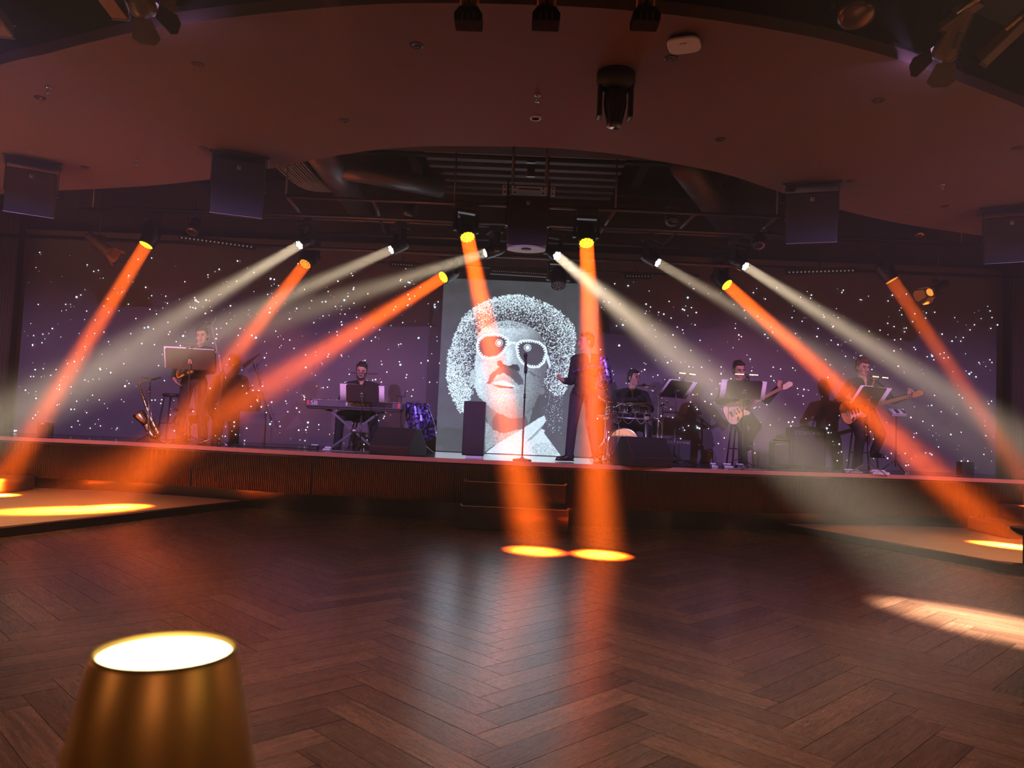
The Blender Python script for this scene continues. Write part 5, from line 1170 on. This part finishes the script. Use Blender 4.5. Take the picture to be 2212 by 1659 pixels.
g = G(); g.cyl((0, .02, .1), (0, .02, hz2 - .02), .011); g.build('pole', M['darksteel'], t)
for a in (-90, 30, 150): a = math.radians(a); g = G(); g.cyl((0, .02, .2), (.22 * math.cos(a), .02 + .22 * math.sin(a), .01), .009); g.build('leg', M['darksteel'], t)
def pedal(px, Y, w, label, m='steel', h_=.05):
    p = atstage(px, 1000, Y); t = thing('effects_pedal', label, 'pedal', p, 0, 'pedals on the stage floor'); g = G(); g.prism([(-.06, 0), (.06, 0), (.06, h_), (-.06, h_ * .6)], (-w / 2, 0, 0), (0, 1, 0), (0, 0, 1), w); g.build('case', M[m], t, .005)
    k_ = max(2, int(w / .05))
    for k in range(k_): g = G(); g.cyl((-w / 2 + w * (k + .5) / k_, -.03, h_ * .6), (-w / 2 + w * (k + .5) / k_, -.03, h_ * .85), .010); g.build('footswitch', M['chrome'], t)
    g = G(); g.box((0, .045, h_ + .006), (w * .8, .02, .012)); g.build('knob_strip', M['paper'], t)
pedal(1542, 10.55, .09, 'small pale effects pedal left of the cream guitar stand'); pedal(1572, 10.6, .13, 'row-shaped effects pedal below the cream guitar'); pedal(1600, 10.7, .12, 'effects pedal by the foot of the person with the cream guitar', 'darksteel')
pedal(1842, 10.75, .24, 'long low effects pedal at the feet of the curly-haired person', 'steel', .04); pedal(1900, 10.6, .23, 'pale effects board right of the curly-haired person stand', 'white', .05)
pedal(705, 10.75, .10, 'pale foot pedal under the left end of the keyboard', 'white', .04); pedal(676, 10.85, .12, 'dark connector box on the floor left of the keyboard', 'black', .06)
def cable(pts, label, m='cable', r=.007):
    P = [V((x, y, STAGE + .008)) for x, y in pts]; t = thing('cable', label, 'cable', P[0]); g = G(); g.tube([p - P[0] for p in P], r, 6, 5); g.build('lead', M[m], t)
xp = lambda px, Y: atstage(px, 960, Y)[0]
cable([(xp(500, 11.0), 11.0), (xp(560, 10.9), 10.9), (xp(610, 11.0), 11.0), (xp(660, 10.85), 10.85), (xp(700, 10.8), 10.8)], 'dark cable running along the stage left of the keyboard')
cable([(xp(690, 10.5), 10.5), (xp(730, 10.6), 10.6), (xp(760, 10.5), 10.5), (xp(800, 10.6), 10.6)], 'pale cable curling under the keyboard', 'cablegrey', .006)
cable([(xp(1575, 10.3), 10.3), (xp(1600, 10.42), 10.42), (xp(1612, 10.3), 10.3), (xp(1640, 10.38), 10.38), (xp(1655, 10.25), 10.25)], 'orange-lit cable on the stage edge below the cream guitar', 'cablegrey', .008)
cable([(xp(1500, 11.3), 11.3), (xp(1560, 10.9), 10.9), (xp(1620, 11.2), 11.2), (xp(1700, 11.0), 11.0), (xp(1800, 11.3), 11.3)], 'dark cable running between the two guitarists')
cable([(xp(1430, 10.3), 10.3), (xp(1470, 10.5), 10.5), (xp(1530, 10.35), 10.35)], 'dark cable on the floor right of the wedge before the drums')
cable([(xp(300, 11.4), 11.4), (xp(340, 11.1), 11.1), (xp(420, 11.3), 11.3), (xp(520, 11.2), 11.2)], 'dark cable behind the saxophone stand')
t = thing('equipment_case', 'small dark box on the stage floor at the far left', 'case', atstage(98, 935, 11.5)); g = G(); g.box((0, 0, .11), (.16, .16, .2)); g.build('case', M['black'], t, .01); g = G(); g.box((0, -.082, .19), (.05, .01, .02)); g.build('latch', M['steel'], t)
t = thing('equipment_case', 'small dark box on the stage floor at the far right', 'case', atstage(2085, 1010, 11.5)); g = G(); g.box((0, 0, .11), (.18, .16, .2)); g.build('case', M['black'], t, .01); g = G(); g.tube([(-.06, -.05, .2), (-.05, -.05, .27), (.0, -.05, .2)], .006, 6, 3); g.build('handle', M['steel'], t)

# ------------------------------------------------------------------ foreground
lp = at(350, 1400, .56); t = thing('table_lamp', 'brass conical table lamp with glowing round top in the near left corner', 'lamp', (lp.x + .003, .56, .75)); rt = .0447; hz3 = lp.z - .75
g = G(); g.lathe([(.0815, hz3 - .165), (rt + .004, hz3 - .004), (rt + .003, hz3), (rt + .0005, hz3 - .001), (rt - .001, hz3 - .02)], (0, 0, 0), (0, 0, 1), 48); g.build('lamp_shade', mat('brushed_brass', (.74, .58, .22), .42, .85, var=.04, scale=3), t)
g = G(); g.lathe([(rt - .0005, hz3 - .004), (.001, hz3 - .0015)], (0, 0, 0), (0, 0, 1), 40); g.build('diffuser', M['glow'], t)
g = G(); g.cyl((0, 0, .01), (0, 0, hz3 - .03), .009); g.build('stem', M['brass'], t); g = G(); g.lathe([(.05, 0), (.05, .012), (.02, .018)], (0, 0, 0), (0, 0, 1), 32); g.build('base', M['brass'], t)
point('lamp_bulb', (lp.x, .56, lp.z + .03), (1, .62, .25), .25, .04)
t = thing('cocktail_table', 'small round table under the brass lamp, just below the frame', 'table', (-.30, .46, 0)); g = G(); g.lathe([(.27, .72), (.275, .735), (.27, .75)], (0, 0, 0), (0, 0, 1), 40); g.build('table_top', M['darkwood'], t)
g = G(); g.cyl((0, 0, .02), (0, 0, .72), .03); g.build('leg', M['darksteel'], t); g = G(); g.lathe([(.2, 0), (.2, .01), (.03, .03)], (0, 0, 0), (0, 0, 1), 32); g.build('base', M['darksteel'], t)
tp = at(2218, 1141, 7.5); t = thing('side_table', 'low round black side table on the right carpet, cut by the frame', 'table', (tp.x + .02, 7.5, CZ)); zt3 = tp.z - CZ
g = G(); g.lathe([(.05, zt3 - .075), (.10, zt3 - .07), (.145, zt3 - .03), (.155, zt3), (.150, zt3 + .004)], (0, 0, 0), (0, 0, 1), 36); g.build('table_top', mat('black_lacquer', (.02, .016, .015), .2), t)
g = G(); g.cyl((0, 0, .01), (0, 0, zt3 - .07), .05); g.build('leg', M['black'], t); g = G(); g.lathe([(.13, 0), (.13, .012), (.05, .02)], (0, 0, 0), (0, 0, 1), 32); g.build('base', M['black'], t)

# ------------------------------------------------------------------ pieces that belong to a part become its sub-parts
NEST = {'moving_head_light': {'lens': 'head_shell'}, 'barn_door_spotlight': {'lens': 'housing'}, 'par_light': {'lens': 'housing'}, 'fresnel_spotlight': {'cooling_ring': 'housing'},
        'electric_guitar': {'tuners': 'headstock', 'pickguard': 'body', 'pickups': 'body', 'bridge': 'body', 'knobs': 'body'}, 'bass_guitar': {'tuners': 'headstock', 'pickguard': 'body', 'pickups': 'body', 'bridge': 'body', 'knobs': 'body'},
        'drum_rack': {'drum_head': 'drum', 'hoop': 'drum', 'mount': 'drum', 'joint_clamp': 'leg'}, 'bass_drum': {'drum_head': 'drum', 'hoop': 'drum', 'lettering': 'drum'},
        'music_stand': {'lamp_slit': 'lamp_bar', 'clamp': 'desk'}, 'hanging_speaker': {'logo': 'grille'}, 'centre_speaker': {'logo': 'grille', 'bolt': 'mounting_plate', 'slot': 'mounting_plate', 'port': 'underside'},
        'guitar_amplifier': {'knob': 'control_panel'}, 'keyboard': {'knobs': 'body_case', 'red_mark': 'body_case', 'lettering': 'body_case', 'emblem': 'body_case', 'print': 'body_case'},
        'stage_steps': {'nosing': 'tread'}, 'side_steps': {'step_glint': 'tread'}, 'tenor_saxophone': {'key_cups': 'body_tube', 'key_rods': 'body_tube'}, 'alto_saxophone': {'key_cups': 'body_tube', 'key_rods': 'body_tube'},
        'flute': {'key_cups': 'body_tube'}, 'access_point': {'print': 'cover'}, 'drum_pad': {'pad': 'case'}, 'effects_pedal': {'footswitch': 'case', 'knob_strip': 'case'}}
base = lambda o: o.name.split('.')[0]
last = {}
for o in MADE:
    p = o.parent
    if p is None or p.parent is not None: continue
    want = NEST.get(base(p), {}).get(base(o))
    if want and (p.name, want) in last: o.parent = last[(p.name, want)]
    else: last[(p.name, base(o))] = o
